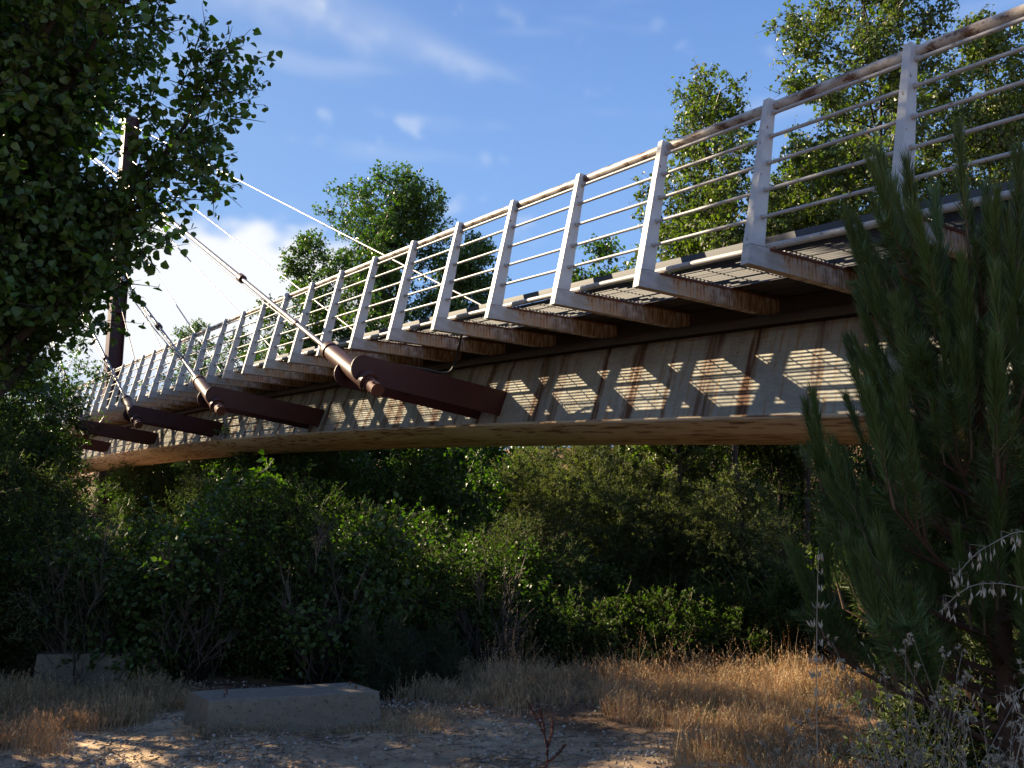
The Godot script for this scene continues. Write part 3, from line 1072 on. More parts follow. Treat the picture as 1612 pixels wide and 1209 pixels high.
func make_plants() -> void:
	make_kit()
	# the poplar close by on the left, its shade lies over the right end of the bridge
	rng.seed = 101
	var near := plant("poplar_tree", "large leafy poplar filling the upper left corner before the mast", "tree", "", {x = -3.98, z = -6.3, h = 9.6, r = 1.6, base = 0.33, kit = "poplar_near", sprays = 3700, sc = 0.97, limbs = 64, mat = "poplar_leaf", peak = 0.36, clump = 0.24, reach = 1.82, gap = [Vector3(0, 1.6, 0), Vector3(-3.45, 5.03, -7.4), 0.19], trunk = 0.13})
	rim_leaves(near)
	plant("poplar_tree", "added tall bare stemmed poplar behind the near one, its unseen crown shades the right railing", "tree", "poplars left of the picture", {x = -5.2, z = -8.4, h = 11.8, r = 1.45, base = 0.6, kit = "poplar", sprays = 620, limbs = 26, mat = "poplar_leaf", trunk = 0.12})  # added out of view, crown set high to shade the right end of the railing
	# trees standing left of the view, they shade the clearing
	var hedge := [[-7.9, -9.2, 6.9, 1.75, "low poplar left of the clearing, beside the near poplar"], [-10.8, -12.4, 8.6, 2.1, "poplar left of the clearing, beyond the low one"], [-9.4, -5.6, 9.5, 2.0, "poplar left of the clearing, level with the gravel"], [-13.0, -16.4, 8.2, 2.1, "poplar left of the clearing, farthest along the bridge"], [-12.4, -9.0, 9.2, 2.0, "poplar left of the clearing, in the second row"], [-7.2, -3.4, 7.5, 1.9, "poplar left of the clearing, nearest"]]
	for p in hedge:
		plant("poplar_tree", p[4], "tree", "poplars left of the picture", {x = p[0], z = p[1], h = p[2], r = p[3], base = 0.05, kit = "poplar", sprays = 1000, limbs = 34, mat = "poplar_leaf"})
	plant("poplar_tree", "tall poplar far left behind the large near poplar", "tree", "poplars left of the picture", {x = -14.6, z = -21.5, h = 11.5, r = 2.1, base = 0.08, kit = "poplar", sprays = 800, limbs = 30, mat = "poplar_leaf"})
	# behind the bridge, in the middle
	rng.seed = 140
	plant("poplar_tree", "tall dense poplar behind the railing in the middle, highest of its clump", "tree", "", {x = -4.2, z = -30.0, h = 13.3, r = 3.1, base = 0.1, kit = "poplar", sprays = 3000, limbs = 56, mat = "poplar_leaf", peak = 0.55, sc = 1.1})
	plant("poplar_tree", "slim poplar left of the tall dense one behind the railing", "tree", "", {x = -6.6, z = -30.5, h = 11.5, r = 1.9, base = 0.1, kit = "poplar", sprays = 1150, limbs = 26, mat = "poplar_leaf", sc = 1.1})
	plant("poplar_tree", "lower poplar right of the tall dense one behind the railing", "tree", "", {x = -1.9, z = -29.5, h = 10.9, r = 2.0, base = 0.1, kit = "poplar", sprays = 1150, limbs = 26, mat = "poplar_leaf", sc = 1.1})
	plant("poplar_tree", "small poplar top peeping over the deck between two railing posts", "tree", "", {x = 2.5, z = -20.0, h = 8.0, r = 0.8, base = 0.15, kit = "poplar", sprays = 420, limbs = 22, mat = "poplar_leaf"})
	# right hand poplars, sunlit and open
	rng.seed = 150
	var right := [
		[3.95, -15.2, 9.4, 1.25, 620, "slim sunlit poplar behind the second railing post from the right"],
		[3.1, -16.4, 7.7, 1.6, 700, "low sunlit poplar leftmost of the group behind the right railing"],
		[5.3, -15.8, 8.7, 1.6, 860, "sunlit poplar between the two nearest railing posts"],
		[6.5, -14.4, 12.2, 1.45, 1150, "tallest sunlit poplar reaching the top edge behind the handrail"],
		[8.3, -14.9, 10.4, 1.6, 950, "sunlit poplar rightmost behind the handrail"],
		[7.2, -17.6, 9.4, 1.7, 800, "poplar behind the tallest sunlit poplar on the right"],
		[4.5, -17.4, 8.3, 1.05, 620, "poplar in the second row behind the second post"],
		[5.1, -16.9, 7.9, 1.5, 620, "low poplar in the second row left of the second post"],
		[6.1, -18.4, 8.4, 1.6, 620, "low poplar in the third row between the posts"],
		[9.4, -15.8, 9.4, 1.1, 620, "poplar at the right edge behind the handrail"]]
	for p in right:
		plant("poplar_tree", p[5], "tree", "sunlit poplars behind the right railing", {x = p[0], z = p[1], h = p[2], r = p[3], base = 0.40, kit = "pale", sprays = p[4], limbs = 44, mat = "pale_poplar_leaf", peak = 0.4, clump = 0.24, sc = 0.9, trunk = 0.075})
	# far trees seen through the railing on the left
	rng.seed = 160
	var far_ := [[-12.2, -40.0, 10.2, 1.6, "distant poplar seen through the far end of the railing"], [-10.4, -37.5, 9.4, 1.3, "distant poplar right of another, through the railing"], [-16.6, -43.5, 11.6, 1.5, "far poplar above the far left railing posts"], [-8.6, -36.0, 8.6, 1.4, "distant low poplar behind the middle railing"]]
	for p in far_:
		plant("poplar_tree", p[4], "tree", "distant poplars behind the railing", {x = p[0], z = p[1], h = p[2], r = p[3], base = 0.08, kit = "poplar", sprays = 420, limbs = 24, mat = "poplar_leaf", sc = 1.15})
	plant("willow_tree", "bushy olive green willow left of the far railing end", "tree", "", {x = -13.9, z = -23.4, h = 6.6, r = 2.5, base = 0.04, kit = "broad", sprays = 2200, limbs = 60, mat = "poplar_leaf", multi = true, peak = 0.5, sc = 1.25})
	# background trees below the girder
	rng.seed = 170
	var back := [
		[-6.4, -31.0, 6.8, 2.2, "small", "round dark tree far behind the bridge on the left"], [-10.2, -33.5, 7.6, 2.4, "poplar", "sunlit tree far left under the girder"],
		[-2.4, -33.0, 7.0, 2.2, "poplar", "sunlit tree far behind the dark thicket"], [2.2, -31.0, 6.2, 2.0, "small", "dark tree far behind the bright tamarisk"],
		[7.2, -27.0, 4.6, 1.8, "small", "dark tree far right behind the pine"], [-13.5, -36.0, 7.4, 2.4, "small", "dark tree behind the mast base"],
		[10.5, -22.0, 5.4, 1.8, "small", "dark tree far right behind the poplars"], [-2.9, -22.9, 2.7, 1.3, "small", "dark leafy tree under the middle of the girder"],
		[0.2, -23.8, 5.4, 1.5, "poplar", "bright green poplar bush left of the tamarisk"], [-4.5, -21.4, 3.3, 1.4, "poplar", "shaded poplar bush behind the dark thicket"],
		[-6.0, -22.6, 4.9, 1.6, "small", "dark bush under the second arm"],
		[-2.0, -26.5, 6.4, 1.9, "poplar", "green tree behind the girder between dark bushes"], [-7.0, -27.5, 6.0, 1.9, "poplar", "green tree behind the girder left of the middle"],
		[5.4, -19.6, 4.9, 1.35, "broad", "leafy tree behind the thin poplar trunks"], [4.5, -22.6, 5.2, 1.4, "broad", "leafy tree right of the bright tamarisk"], [7.6, -21.0, 5.0, 1.5, "broad", "leafy tree behind the pine under the deck"],
		[-2.0, -17.4, 2.9, 1.3, "broad", "leafy tree close behind the girder, right of the dark thicket"], [-3.8, -19.0, 3.3, 1.4, "broad", "leafy tree close behind the girder, middle of the thicket"], [-5.4, -21.0, 4.6, 1.5, "broad", "leafy tree close behind the girder at the second arm"], [-8.2, -25.8, 5.0, 1.7, "small", "dark bush under the third arm"],
		[-13.3, -33.0, 6.2, 2.0, "poplar", "sunlit bush right of the mast base"], [-17.4, -33.5, 4.4, 1.6, "broad", "leafy bush left of the mast base"], [-20.6, -47.0, 7.0, 2.4, "poplar", "tree behind the far mast"], [-12.6, -30.6, 4.0, 1.8, "small", "dark bush under the far end of the girder"], [-9.0, -28.4, 4.6, 1.8, "poplar", "sunlit bush between the third and fourth arm"]]
	for p in back:
		plant("riverside_tree", p[5], "tree", "trees below the girder", {x = p[0], z = p[1], h = p[2], r = p[3], base = 0.04, kit = p[4], sprays = 620, limbs = 26, mat = "small_leaf" if p[4] == "small" else "poplar_leaf", multi = true, sc = 1.15, peak = 0.5})
	rng.seed = 180
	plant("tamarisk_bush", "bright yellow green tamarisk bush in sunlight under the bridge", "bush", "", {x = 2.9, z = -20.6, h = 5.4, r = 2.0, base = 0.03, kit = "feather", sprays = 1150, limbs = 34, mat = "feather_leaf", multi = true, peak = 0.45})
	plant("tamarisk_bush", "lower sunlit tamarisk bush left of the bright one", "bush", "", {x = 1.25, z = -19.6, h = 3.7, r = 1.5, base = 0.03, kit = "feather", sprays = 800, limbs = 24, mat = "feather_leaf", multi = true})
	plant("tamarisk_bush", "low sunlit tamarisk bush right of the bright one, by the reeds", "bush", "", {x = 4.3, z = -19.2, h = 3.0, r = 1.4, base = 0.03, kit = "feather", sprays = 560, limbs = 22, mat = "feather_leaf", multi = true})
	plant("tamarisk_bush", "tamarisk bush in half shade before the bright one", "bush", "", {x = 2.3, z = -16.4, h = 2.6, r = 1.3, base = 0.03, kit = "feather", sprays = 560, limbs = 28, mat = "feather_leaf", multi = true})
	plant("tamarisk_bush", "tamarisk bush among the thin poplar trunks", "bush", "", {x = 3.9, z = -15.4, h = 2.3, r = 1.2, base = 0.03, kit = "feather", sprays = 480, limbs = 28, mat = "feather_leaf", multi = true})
	plant("willow_bush", "grey green willow bush beneath the girder, left of the tamarisk", "bush", "", {x = 0.2, z = -11.8, h = 1.6, r = 0.75, base = 0.03, kit = "willow", sprays = 420, limbs = 26, mat = "grey_leaf", multi = true})
	plant("open_tree", "open dark tree with sky and hill showing through, left of the pine", "tree", "", {x = 4.9, z = -17.2, h = 4.7, r = 1.2, base = 0.05, kit = "small", sprays = 300, limbs = 28, mat = "small_leaf", multi = true, trunk = 0.11, clump = 0.22})
	plant("open_tree", "open dark tree half hidden by the pine", "tree", "", {x = 6.8, z = -16.6, h = 4.8, r = 1.3, base = 0.05, kit = "small", sprays = 420, limbs = 28, mat = "small_leaf", multi = true, trunk = 0.11, clump = 0.24})
	# dark thicket in front of and under the bridge
	rng.seed = 190
	var thick := [
		[-5.6, -9.1, 1.83, 0.95, "small", "dark shrub at the left edge behind the rear block"], [-4.6, -9.8, 1.35, 0.9, "willow", "greyish shrub behind the rear concrete block"],
		[-3.6, -9.4, 1.66, 0.9, "broad", "dark shrub left of the concrete block"], [-2.6, -9.5, 1.95, 0.9, "small", "dark shrub behind the concrete block's left end"],
		[-1.7, -9.7, 1.6, 0.9, "broad", "dark shrub behind the concrete block's right end"], [-0.8, -10.2, 1.25, 0.85, "small", "dark shrub right of the concrete block, under the arm"],
		[-0.1, -11.2, 1.2, 0.8, "broad", "dark shrub beside the grey willow bush"], [-7.7, -11.2, 2.74, 1.1, "small", "tall dark shrub at the far left edge"],
		[-6.6, -11.8, 2.22, 1.1, "willow", "tall greyish shrub under the fourth arm"], [-5.2, -12.4, 1.4, 1.1, "broad", "dark shrub in the second row under the third arm"],
		[-3.9, -12.6, 2.15, 1.0, "poplar", "dark shrub in the second row under the second arm"], [-2.6, -12.5, 2.05, 1.0, "small", "dark shrub in the second row under the nearest arm"],
		[-1.3, -12.8, 1.7, 1.0, "broad", "dark shrub in the second row under the girder"], [-9.2, -14.6, 3.51, 1.4, "small", "high dark shrub left, below the willow"],
		[-7.4, -15.2, 1.4, 1.2, "broad", "dark shrub in the third row at left"], [-5.6, -16.2, 2.39, 1.2, "willow", "greyish shrub in the third row"],
		[-9.8, -19.0, 1.6, 1.6, "small", "dark bush before the fourth arm"], [-11.6, -22.6, 1.6, 1.6, "broad", "dark bush below the far railing end"],
		[-12.6, -20.6, 5.7, 1.9, "small", "dark bush at the left edge under the poplar"], [0.6, -14.6, 1.2, 1.0, "broad", "dark shrub under the girder left of the sunlit bushes"],
		[-0.9, -15.4, 1.4, 1.1, "poplar", "poplar shrub under the girder in half shade"],
		[4.0, -8.3, 2.7, 0.95, "small", "dark shrub behind the pine"], [5.0, -8.9, 2.7, 1.0, "broad", "dark shrub at the right edge behind the pine"], [4.4, -10.4, 2.4, 0.9, "small", "dark shrub between pine and reeds"],
		[2.75, -5.0, 1.0, 0.6, "willow", "low dark shrub at the pine's foot"], [3.5, -5.7, 1.2, 0.7, "small", "low dark shrub right of the pine's foot"]]
	for p in thick:
		plant("thicket_shrub", p[5], "shrub", "shrubs of the dark thicket", {x = p[0], z = p[1], h = p[2], r = p[3], base = 0.05, kit = p[4], sprays = 420, limbs = 26, mat = {"small": "small_leaf", "broad": "poplar_leaf", "willow": "grey_leaf", "poplar": "poplar_leaf"}[p[4]], multi = true, peak = 0.5})
	var bram := [[-0.1, -9.9, 0.75, 0.6, "low dark bramble mound right of the thicket"], [0.8, -10.0, 0.80, 0.7, "dark bramble mound in front of the grey willow"], [1.6, -10.2, 0.82, 0.7, "largest bramble mound below the bright tamarisk"], [2.5, -10.4, 0.78, 0.7, "bramble mound left of the reeds"], [3.5, -10.6, 0.85, 0.7, "bramble mound behind the sunlit grass, nearest the pine"]]
	for p in bram:
		plant("bramble", p[4], "bramble", "bramble mounds behind the grass", {x = p[0], z = p[1], h = p[2], r = p[3], base = 0.05, kit = "bramble", sprays = 320, limbs = 22, mat = "small_leaf", multi = true, peak = 0.4})
	var sap := [[-1.15, -8.5, 0.75, 0.36, "small dark green sapling right behind the concrete block"], [-0.75, -8.75, 0.6, 0.3, "smaller sapling right of the other by the block"]]
	for p in sap:
		plant("sapling", p[4], "sapling", "", {x = p[0], z = p[1], h = p[2], r = p[3], base = 0.05, kit = "sapling", sprays = 150, limbs = 18, mat = "needle", multi = true, peak = 0.4, rise = 0.9, trunk = 0.02})
	var bare := [[-3.1, -8.95, 1.5, 0.5, "leafless grey shrub left of the concrete block"], [-0.2, -9.5, 0.9, 0.5, "bare brown twigs at the foot of the bramble"], [-4.3, -8.9, 1.3, 0.6, "leafless shrub over the rear block"], [-1.9, -9.0, 1.6, 0.5, "bare stems behind the concrete block"]]
	for p in bare:
		plant("bare_shrub", p[4], "shrub", "", {x = p[0], z = p[1], h = p[2], r = p[3], base = 0.2, kit = "bare", sprays = 40, limbs = 14, rise = 1.6, mat = "dead_twig", multi = true, trunk = 0.03})
	make_pine()

func make_pine() -> void:
	rng.seed = 210
	var px := 2.14
	var pz := -3.95
	var shoots := []
	var brush := []
	for k in 3:
		shoots.append(pine_shoot(0.36, 420, 0.085, 0.55, 0.24, Color(0.095, 0.140, 0.036)))
		brush.append(pine_shoot(0.30, 230, 0.095, 1.10, 0.65, Color(0.095, 0.140, 0.036)))
	var root := thing("young_pine", "young pine with upright needle shoots in front of the right end of the bridge", "tree", "", Vector3(px, lift(px, pz), pz))
	var wood := MB.new()
	wood.tube([Vector3(0, 0, 0), Vector3(0.02, 0.8, 0), Vector3(-0.01, 1.7, 0.02), Vector3(0.0, 2.55, 0)], [0.055, 0.045, 0.03, 0.012], 8, false)
	var xs := [[], [], []]
	var xb := [[], [], []]
	var ga := 0.0
	for k in 64:
		var t := (k + rng.randf()) / 64.0
		ga += 2.39996
		var y0 := lerpf(0.50, 2.35, t)
		var out := Vector3(cos(ga), 0, sin(ga))
		var len_ := lerpf(0.95, 0.45, pow(t, 0.8)) * rng.randf_range(0.55, 1.2)
		var start := Vector3(0, y0, 0)
		var end := start + out * len_ * 0.82 + Vector3(0, len_ * lerpf(0.35, 0.75, t), 0)
		var midp := start + out * len_ * 0.5 + Vector3(0, len_ * 0.12, 0)
		var pts := []
		for s in 5:
			var u := s / 4.0
			pts.append(start.lerp(midp, u).lerp(midp.lerp(end, u), u))
		wood.tube(pts, [0.017, 0.014, 0.011, 0.008, 0.006], 5, false)
		for s in 5 + int(4 * (1.0 - t)):
			var u := rng.randf_range(0.35, 1.0)
			var p := start.lerp(midp, u).lerp(midp.lerp(end, u), u)
			var d := (out * 0.5 + Vector3(0, 0.9, 0) + rand_dir() * 0.3).normalized()
			xb[rng.randi() % 3].append(Transform3D(grow_basis(d, rng.randf_range(0.7, 1.1)), p))
		var tips := 3 + rng.randi() % 3
		for s in tips:
			var d := (out * (0.16 + 0.2 * rng.randf()) + Vector3.UP + rand_dir() * 0.14).normalized()
			var p := end + rand_dir() * 0.07
			wood.tube([pts[3], p], [0.006, 0.004], 4, false)
			xs[rng.randi() % 3].append(Transform3D(grow_basis(d, rng.randf_range(0.75, 1.35)), p))
	for k in 9:
		var a := TAU * k / 9.0
		var p := Vector3(cos(a) * 0.26, 2.38 + 0.3 * rng.randf(), sin(a) * 0.30)
		wood.tube([Vector3(0, 2.0, 0), p], [0.012, 0.006], 5, false)
		xs[k % 3].append(Transform3D(grow_basis(Vector3(cos(a) * 0.12, 1, sin(a) * 0.12), rng.randf_range(1.4, 1.9)), p))
	put("trunk", wood, mats.pine_bark, root)
	for k in 3:
		copies("shoots", shoots[k], mats.needle, xs[k], root, 0.2)
		copies("crown", brush[k], mats.needle, xb[k], root, 0.2)
	var other: Node3D = root.duplicate()
	other.name = numbered("young_pine", self)
	add_child(other, true)
	other.position = Vector3(2.75, lift(2.75, -3.75) - 0.25, -3.75)
	other.rotation.y = 2.2
	tag(other, "second young pine at the right edge, beside the first", "tree")

# ------------------------------------------------------------------ grass, stones, small plants, blocks
func tuft(count: int, h: float, spread: float, c: Color, heads := 0.0) -> ArrayMesh:
	var m := MB.new()
	for k in count:
		var a := rng.randf() * TAU
		var p := Vector3(cos(a), 0, sin(a)) * spread * sqrt(rng.randf())
		var lean := Vector3(rng.randfn(), 0, rng.randfn()) * 0.22 * h
		var hh := h * rng.randf_range(0.5, 1.1)
		var s := Vector3(rng.randfn(), 0, rng.randfn()).normalized() * 0.0018
		var mid := p + Vector3(0, hh * 0.6, 0) + lean * 0.35
		var tip := p + Vector3(0, hh, 0) + lean
		m.tint = tone(c, 0.35)
		m.quad(p - s, p + s, mid + s * 0.8, mid - s * 0.8)
		m.tri(mid - s * 0.8, mid + s * 0.8, tip)
		if rng.randf() < heads:
			for q in 5:
				var at := tip.lerp(mid, 0.12 * q)
				leaf(m, at, Vector3(rng.randfn(), 1.2, rng.randfn()), rand_dir(), 0.022, 0.006, tone(c * 1.25, 0.2))
	return m.mesh()

func scatter_tufts(called: String, label: String, set_: Array, density: int, x0: float, x1: float, z0: float, z1: float, keep: Callable, sc0: float, sc1: float) -> void:
	var xfs := [[], [], []]
	var clump := noise(1.1, 2, 77)
	for k in density:
		var x := rng.randf_range(x0, x1)
		var z := rng.randf_range(z0, z1)
		if rng.randf() > keep.call(x, z):
			continue
		var s := rng.randf_range(sc0, sc1) * (0.75 + 0.5 * clump.get_noise_2d(x, z) + 0.25)
		var lay := Basis(Vector3(rng.randfn(), 0, rng.randfn() + 0.001).normalized(), absf(rng.randfn()) * 0.16 + clump.get_noise_2d(x + 40.0, z) * 0.35)
		xfs[rng.randi() % 3].append(Transform3D(lay * Basis(Vector3.UP, rng.randf() * TAU) * Basis.from_scale(Vector3(1, s, 1)), Vector3(x, lift(x, z) - 0.01, z)))
	for v in 3:
		var o := copies(called, set_[v], mats.straw, xfs[v], self, 0.2)
		o.set_meta("label", label)
		o.set_meta("category", "grass")

func make_small_things() -> void:
	rng.seed = 300
	var pn := noise(0.35, 3, 301)
	var dry := []
	var dull := []
	for k in 3:
		dry.append(tuft(34, 0.175, 0.14, Color(0.42, 0.325, 0.19), 0.3))
		dull.append(tuft(32, 0.18, 0.14, Color(0.36, 0.27, 0.15), 0.3))
	var strip := func(x: float, z: float) -> float:
		var zf := -7.95 + 0.35 * sin(x * 1.3) + 0.6 * sm(0.4, 2.2, x) + pn.get_noise_2d(x * 2.0, z * 2.0) * 0.7
		return sm(zf + 0.35, zf - 0.35, z) * sm(-10.2, -9.0, z) * sm(-1.3, -0.7, x) * (0.15 + 0.85 * sm(-0.25, 0.15, pn.get_noise_2d(x * 5.0 + 30.0, z * 5.0)))
	scatter_tufts("dry_grass", "dry golden grass between the gravel and the bramble", dry, 6200, -1.4, 4.6, -10.2, -6.2, strip, 0.4, 1.2)
	var tall := []
	var weed := []
	for k in 3:
		tall.append(tuft(6, 0.50, 0.10, Color(0.34, 0.25, 0.15), 1.0))
		weed.append(tuft(16, 0.20, 0.10, Color(0.10, 0.14, 0.05), 0.0))
	scatter_tufts("dry_weeds", "tall thin dry weeds standing in the golden grass", tall, 420, -0.6, 4.4, -9.8, -7.0, strip, 0.5, 1.2)
	scatter_tufts("green_weeds", "small green weeds among the dry grass", weed, 420, -1.4, 4.4, -9.8, -6.4, strip, 0.5, 1.3)
	var stalks := []
	for k in 3:
		stalks.append(tuft(9, 0.66, 0.12, Color(0.36, 0.30, 0.21), 0.9))
	var corner := func(x: float, z: float) -> float: return sm(0.45, 0.9, x + 0.1 * (z + 3.0))
	scatter_tufts("dry_stalks", "tangled dry stalks in the lower right corner", stalks, 90, 0.4, 1.9, -3.8, -2.1, corner, 0.5, 1.3)
	var left := func(x: float, z: float) -> float:
		return sm(-2.9, -3.5, x + 0.28 * (z + 7.0) + pn.get_noise_2d(x * 3.0, z * 3.0) * 0.6)
	scatter_tufts("dry_grass", "dull dry grass in the lower left corner", dull, 2600, -6.0, -2.4, -8.4, -4.2, left, 0.5, 1.1)
	var near := func(x: float, z: float) -> float:
		return sm(0.75, 1.3, x + 0.12 * (z + 4.0) + pn.get_noise_2d(x * 3.0, z * 3.0) * 0.5)
	scatter_tufts("dry_grass", "dull dry grass at the pine's foot", dull, 2400, 0.6, 4.6, -6.4, -2.2, near, 0.6, 1.5)
	var foot := func(x: float, z: float) -> float:
		var dx := x + 1.0
		var dz := z + 7.35
		return sm(0.5, 0.1, sqrt(dx * dx * 0.5 + dz * dz))
	var front := func(x: float, z: float) -> float:
		return 0.8 * sm(0.10, 0.0, absf(z + 6.74 + 0.32 * (x + 2.27)))
	scatter_tufts("dry_grass", "sparse short grass along the foot of the block", dull, 260, -2.4, -1.0, -7.3, -6.5, front, 0.2, 0.5)
	scatter_tufts("dry_grass", "short dry grass at the block's right end", dry, 500, -1.6, 0.2, -8.0, -6.9, foot, 0.3, 0.7)
	# pebbles
	var peb := []
	for k in 3:
		var s := SphereMesh.new()
		s.radius = 0.5
		s.height = 1.0
		s.radial_segments = 7
		s.rings = 3
		var arr := s.get_mesh_arrays()
		var vs: PackedVector3Array = arr[Mesh.ARRAY_VERTEX]
		var cols := PackedColorArray()
		var jit := {}
		for i in vs.size():
			var key := Vector3i((vs[i] * 1000.0).round())
			if not jit.has(key):
				jit[key] = rng.randf_range(0.72, 1.15)
			vs[i] *= jit[key]
			cols.append(Color(0.38, 0.315, 0.25))
		arr[Mesh.ARRAY_VERTEX] = vs
		arr[Mesh.ARRAY_COLOR] = cols
		var am := ArrayMesh.new()
		am.add_surface_from_arrays(Mesh.PRIMITIVE_TRIANGLES, arr)
		peb.append(am)
	var px := [[], [], []]
	for k in 26000:
		var x := rng.randf_range(-4.6, 2.4)
		var z := rng.randf_range(-9.0, -4.8)
		if pn.get_noise_2d(x * 1.5 + 9.0, z * 1.5) < rng.randf_range(-0.5, 0.3):
			continue
		var s := 0.007 + 0.026 * pow(rng.randf(), 3.5)
		px[k % 3].append(Transform3D(Basis(rand_dir(), rng.randf() * TAU) * Basis.from_scale(Vector3(s * 1.3, s * 0.7, s)), Vector3(x, lift(x, z) + s * 0.12, z)))
	for k in 3:
		var o := copies("gravel", peb[k], mats.pebble, px[k], self, 0.6)
		o.set_meta("label", "loose gravel of the clearing")
	# litter of twigs and dead leaves
	var lit := MB.new()
	for k in 14:
		var p := Vector3(rng.randf_range(-0.25, 0.25), 0.006, rng.randf_range(-0.25, 0.25))
		leaf(lit, p, Vector3(rng.randfn(), 0.1, rng.randfn()), Vector3(rng.randfn() * 0.3, 1, rng.randfn() * 0.3), rng.randf_range(0.02, 0.05), 0.018, tone(Color(0.20, 0.12, 0.06), 0.4))
	for k in 3:
		var p := Vector3(rng.randf_range(-0.25, 0.25), 0.006, rng.randf_range(-0.25, 0.25))
		var d := Vector3(rng.randfn(), 0, rng.randfn()).normalized() * rng.randf_range(0.05, 0.14)
		lit.tint = Color(0.14, 0.10, 0.07)
		lit.tube([p - d, p + d], [0.003, 0.002], 4, false)
	var lx := []
	for k in 520:
		var x := rng.randf_range(-5.0, 3.0)
		var z := rng.randf_range(-9.4, -4.8)
		lx.append(Transform3D(Basis(Vector3.UP, rng.randf() * TAU), Vector3(x, lift(x, z), z)))
	copies("leaf_litter", lit.mesh(), mats.dead_twig, lx, self, 0.3).set_meta("label", "dead leaves and twigs on the gravel")
	make_block("concrete_block", "long low grey concrete block with bolts on the gravel", Vector3(-2.27, 0, -6.76), Vector3(-1.02, 0, -7.16), 0.50, 0.27, true, 0.36)
	make_block("concrete_block", "rear concrete block half hidden among shrubs at the left edge", Vector3(-4.62, 0, -8.72), Vector3(-3.45, 0, -8.9), 0.45, 0.30, false)
	make_dock()
	make_reeds()
	make_oats()
	make_seed_shrubs()

func make_block(called: String, label: String, a: Vector3, b: Vector3, deep: float, h: float, bolts: bool, skew := 0.0) -> void:
	var dir := (b - a)
	var len_ := dir.length()
	dir = dir.normalized()
	var back := Vector3(dir.z, 0, -dir.x)
	if back.z > 0:
		back = -back
	var y0 := lift((a.x + b.x) * 0.5, (a.z + b.z) * 0.5)
	var t := thing(called, label, "concrete block", "", Vector3(a.x, y0, a.z))
	t.basis = Basis(dir, Vector3.UP, -back)
	# sides lean in a little, edges worn round, faces uneven
	var n := noise(2.2, 4, 77)
	var m := MB.new()
	var bev := 0.012
	var nu := 26
	var nd := 12
	# rows over the front, the top and the back; uneven by a few millimetres
	var prof := []
	for k in 5:
		prof.append(Vector2(0.012 * k / 4.0, -0.06 + (h + 0.06 - bev) * k / 4.0))
	prof.append(Vector2(0.012 + bev, h))
	for k in range(1, nd):
		prof.append(Vector2(lerpf(0.012 + bev, deep - 0.03 - bev, float(k) / nd), h))
	prof.append(Vector2(deep - 0.03 - bev, h))
	for k in 5:
		prof.append(Vector2(deep - 0.03 + 0.03 * k / 4.0, h - bev - (h + 0.06 - bev) * k / 4.0))
	var rows := []
	var uvs := []
	for i in nu + 1:
		var u := len_ * i / nu
		var row := []
		var tv := []
		for q in prof:
			var inset: float = 0.022 * clampf(q.y / h, 0, 1)
			var x := lerpf(inset, len_ - inset, u / len_)
			var jit := n.get_noise_3d(x * 2.0, q.y * 4.0, q.x * 3.0) * 0.006
			row.append(Vector3(x - q.x * skew, q.y + jit, -q.x + jit))
			tv.append(Vector2(u, q.x + q.y))
		rows.append(row)
		uvs.append(tv)
	m.sheet(rows, uvs)
	for e in [0, nu]:
		var pts: Array = rows[e]
		var c := Vector3((pts[0].x + pts[-1].x) * 0.5, h * 0.4, -deep * 0.5)
		for k in pts.size() - 1:
			if e == 0:
				if k == 0:
					m.tri(c, pts[0], pts[-1])
				m.tri(c, pts[k + 1], pts[k])
			else:
				if k == 0:
					m.tri(c, pts[-1], pts[0])
				m.tri(c, pts[k], pts[k + 1])
	put("body", m, mats.block_concrete, t)
	if bolts:
		for p in [Vector3(0.12, h, -0.12), Vector3(0.14, h, -0.26), Vector3(0.13, h, -0.40), Vector3(1.12, h, -0.16), Vector3(1.1, h, -0.36)]:
			var bt := MB.new()
			bt.tube([p - Vector3(0, 0.02, 0), p + Vector3(0.004, 0.028, 0.003)], [0.007], 6)
			put("bolt", bt, mats.rusty_steel, t)

func make_dock() -> void:
	rng.seed = 400
	var at := Vector3(0.235, 0, -5.95)
	at.y = lift(at.x, at.z)
	var t := thing("dock_plant", "dark red dried dock plant standing in the gravel", "plant", "", at)
	var stems := [[Vector3(-0.02, 0, 0), Vector3(-0.01, 0.2, 0), Vector3(-0.14, 0.46, 0.02)], [Vector3(-0.015, 0.12, 0), Vector3(0.02, 0.25, 0), Vector3(0.03, 0.34, 0.0)], [Vector3(-0.02, 0.05, 0), Vector3(0.05, 0.12, 0.03), Vector3(0.11, 0.19, 0.04)], [Vector3(-0.015, 0.18, 0), Vector3(-0.03, 0.3, 0), Vector3(-0.055, 0.40, -0.02)]]
	for s in stems:
		var st := MB.new()
		st.tint = Color(0.085, 0.035, 0.025)
		st.tube(smooth_line(s, 4), [0.005], 5, false)
		put("stem", st, mats.dead_twig, t)
		var hd := MB.new()
		for k in 120:
			var u := rng.randf_range(0.25, 1.0)
			var line := smooth_line(s, 8)
			var p: Vector3 = line[int(u * (line.size() - 1))]
			var d := rand_dir()
			leaf(hd, p + d * 0.006 * rng.randf(), d, rand_dir(), rng.randf_range(0.008, 0.016), 0.010, tone(Color(0.085, 0.028, 0.020), 0.4))
		put("seed_head", hd, mats.dead_twig, t).set_meta("kind", "stuff")

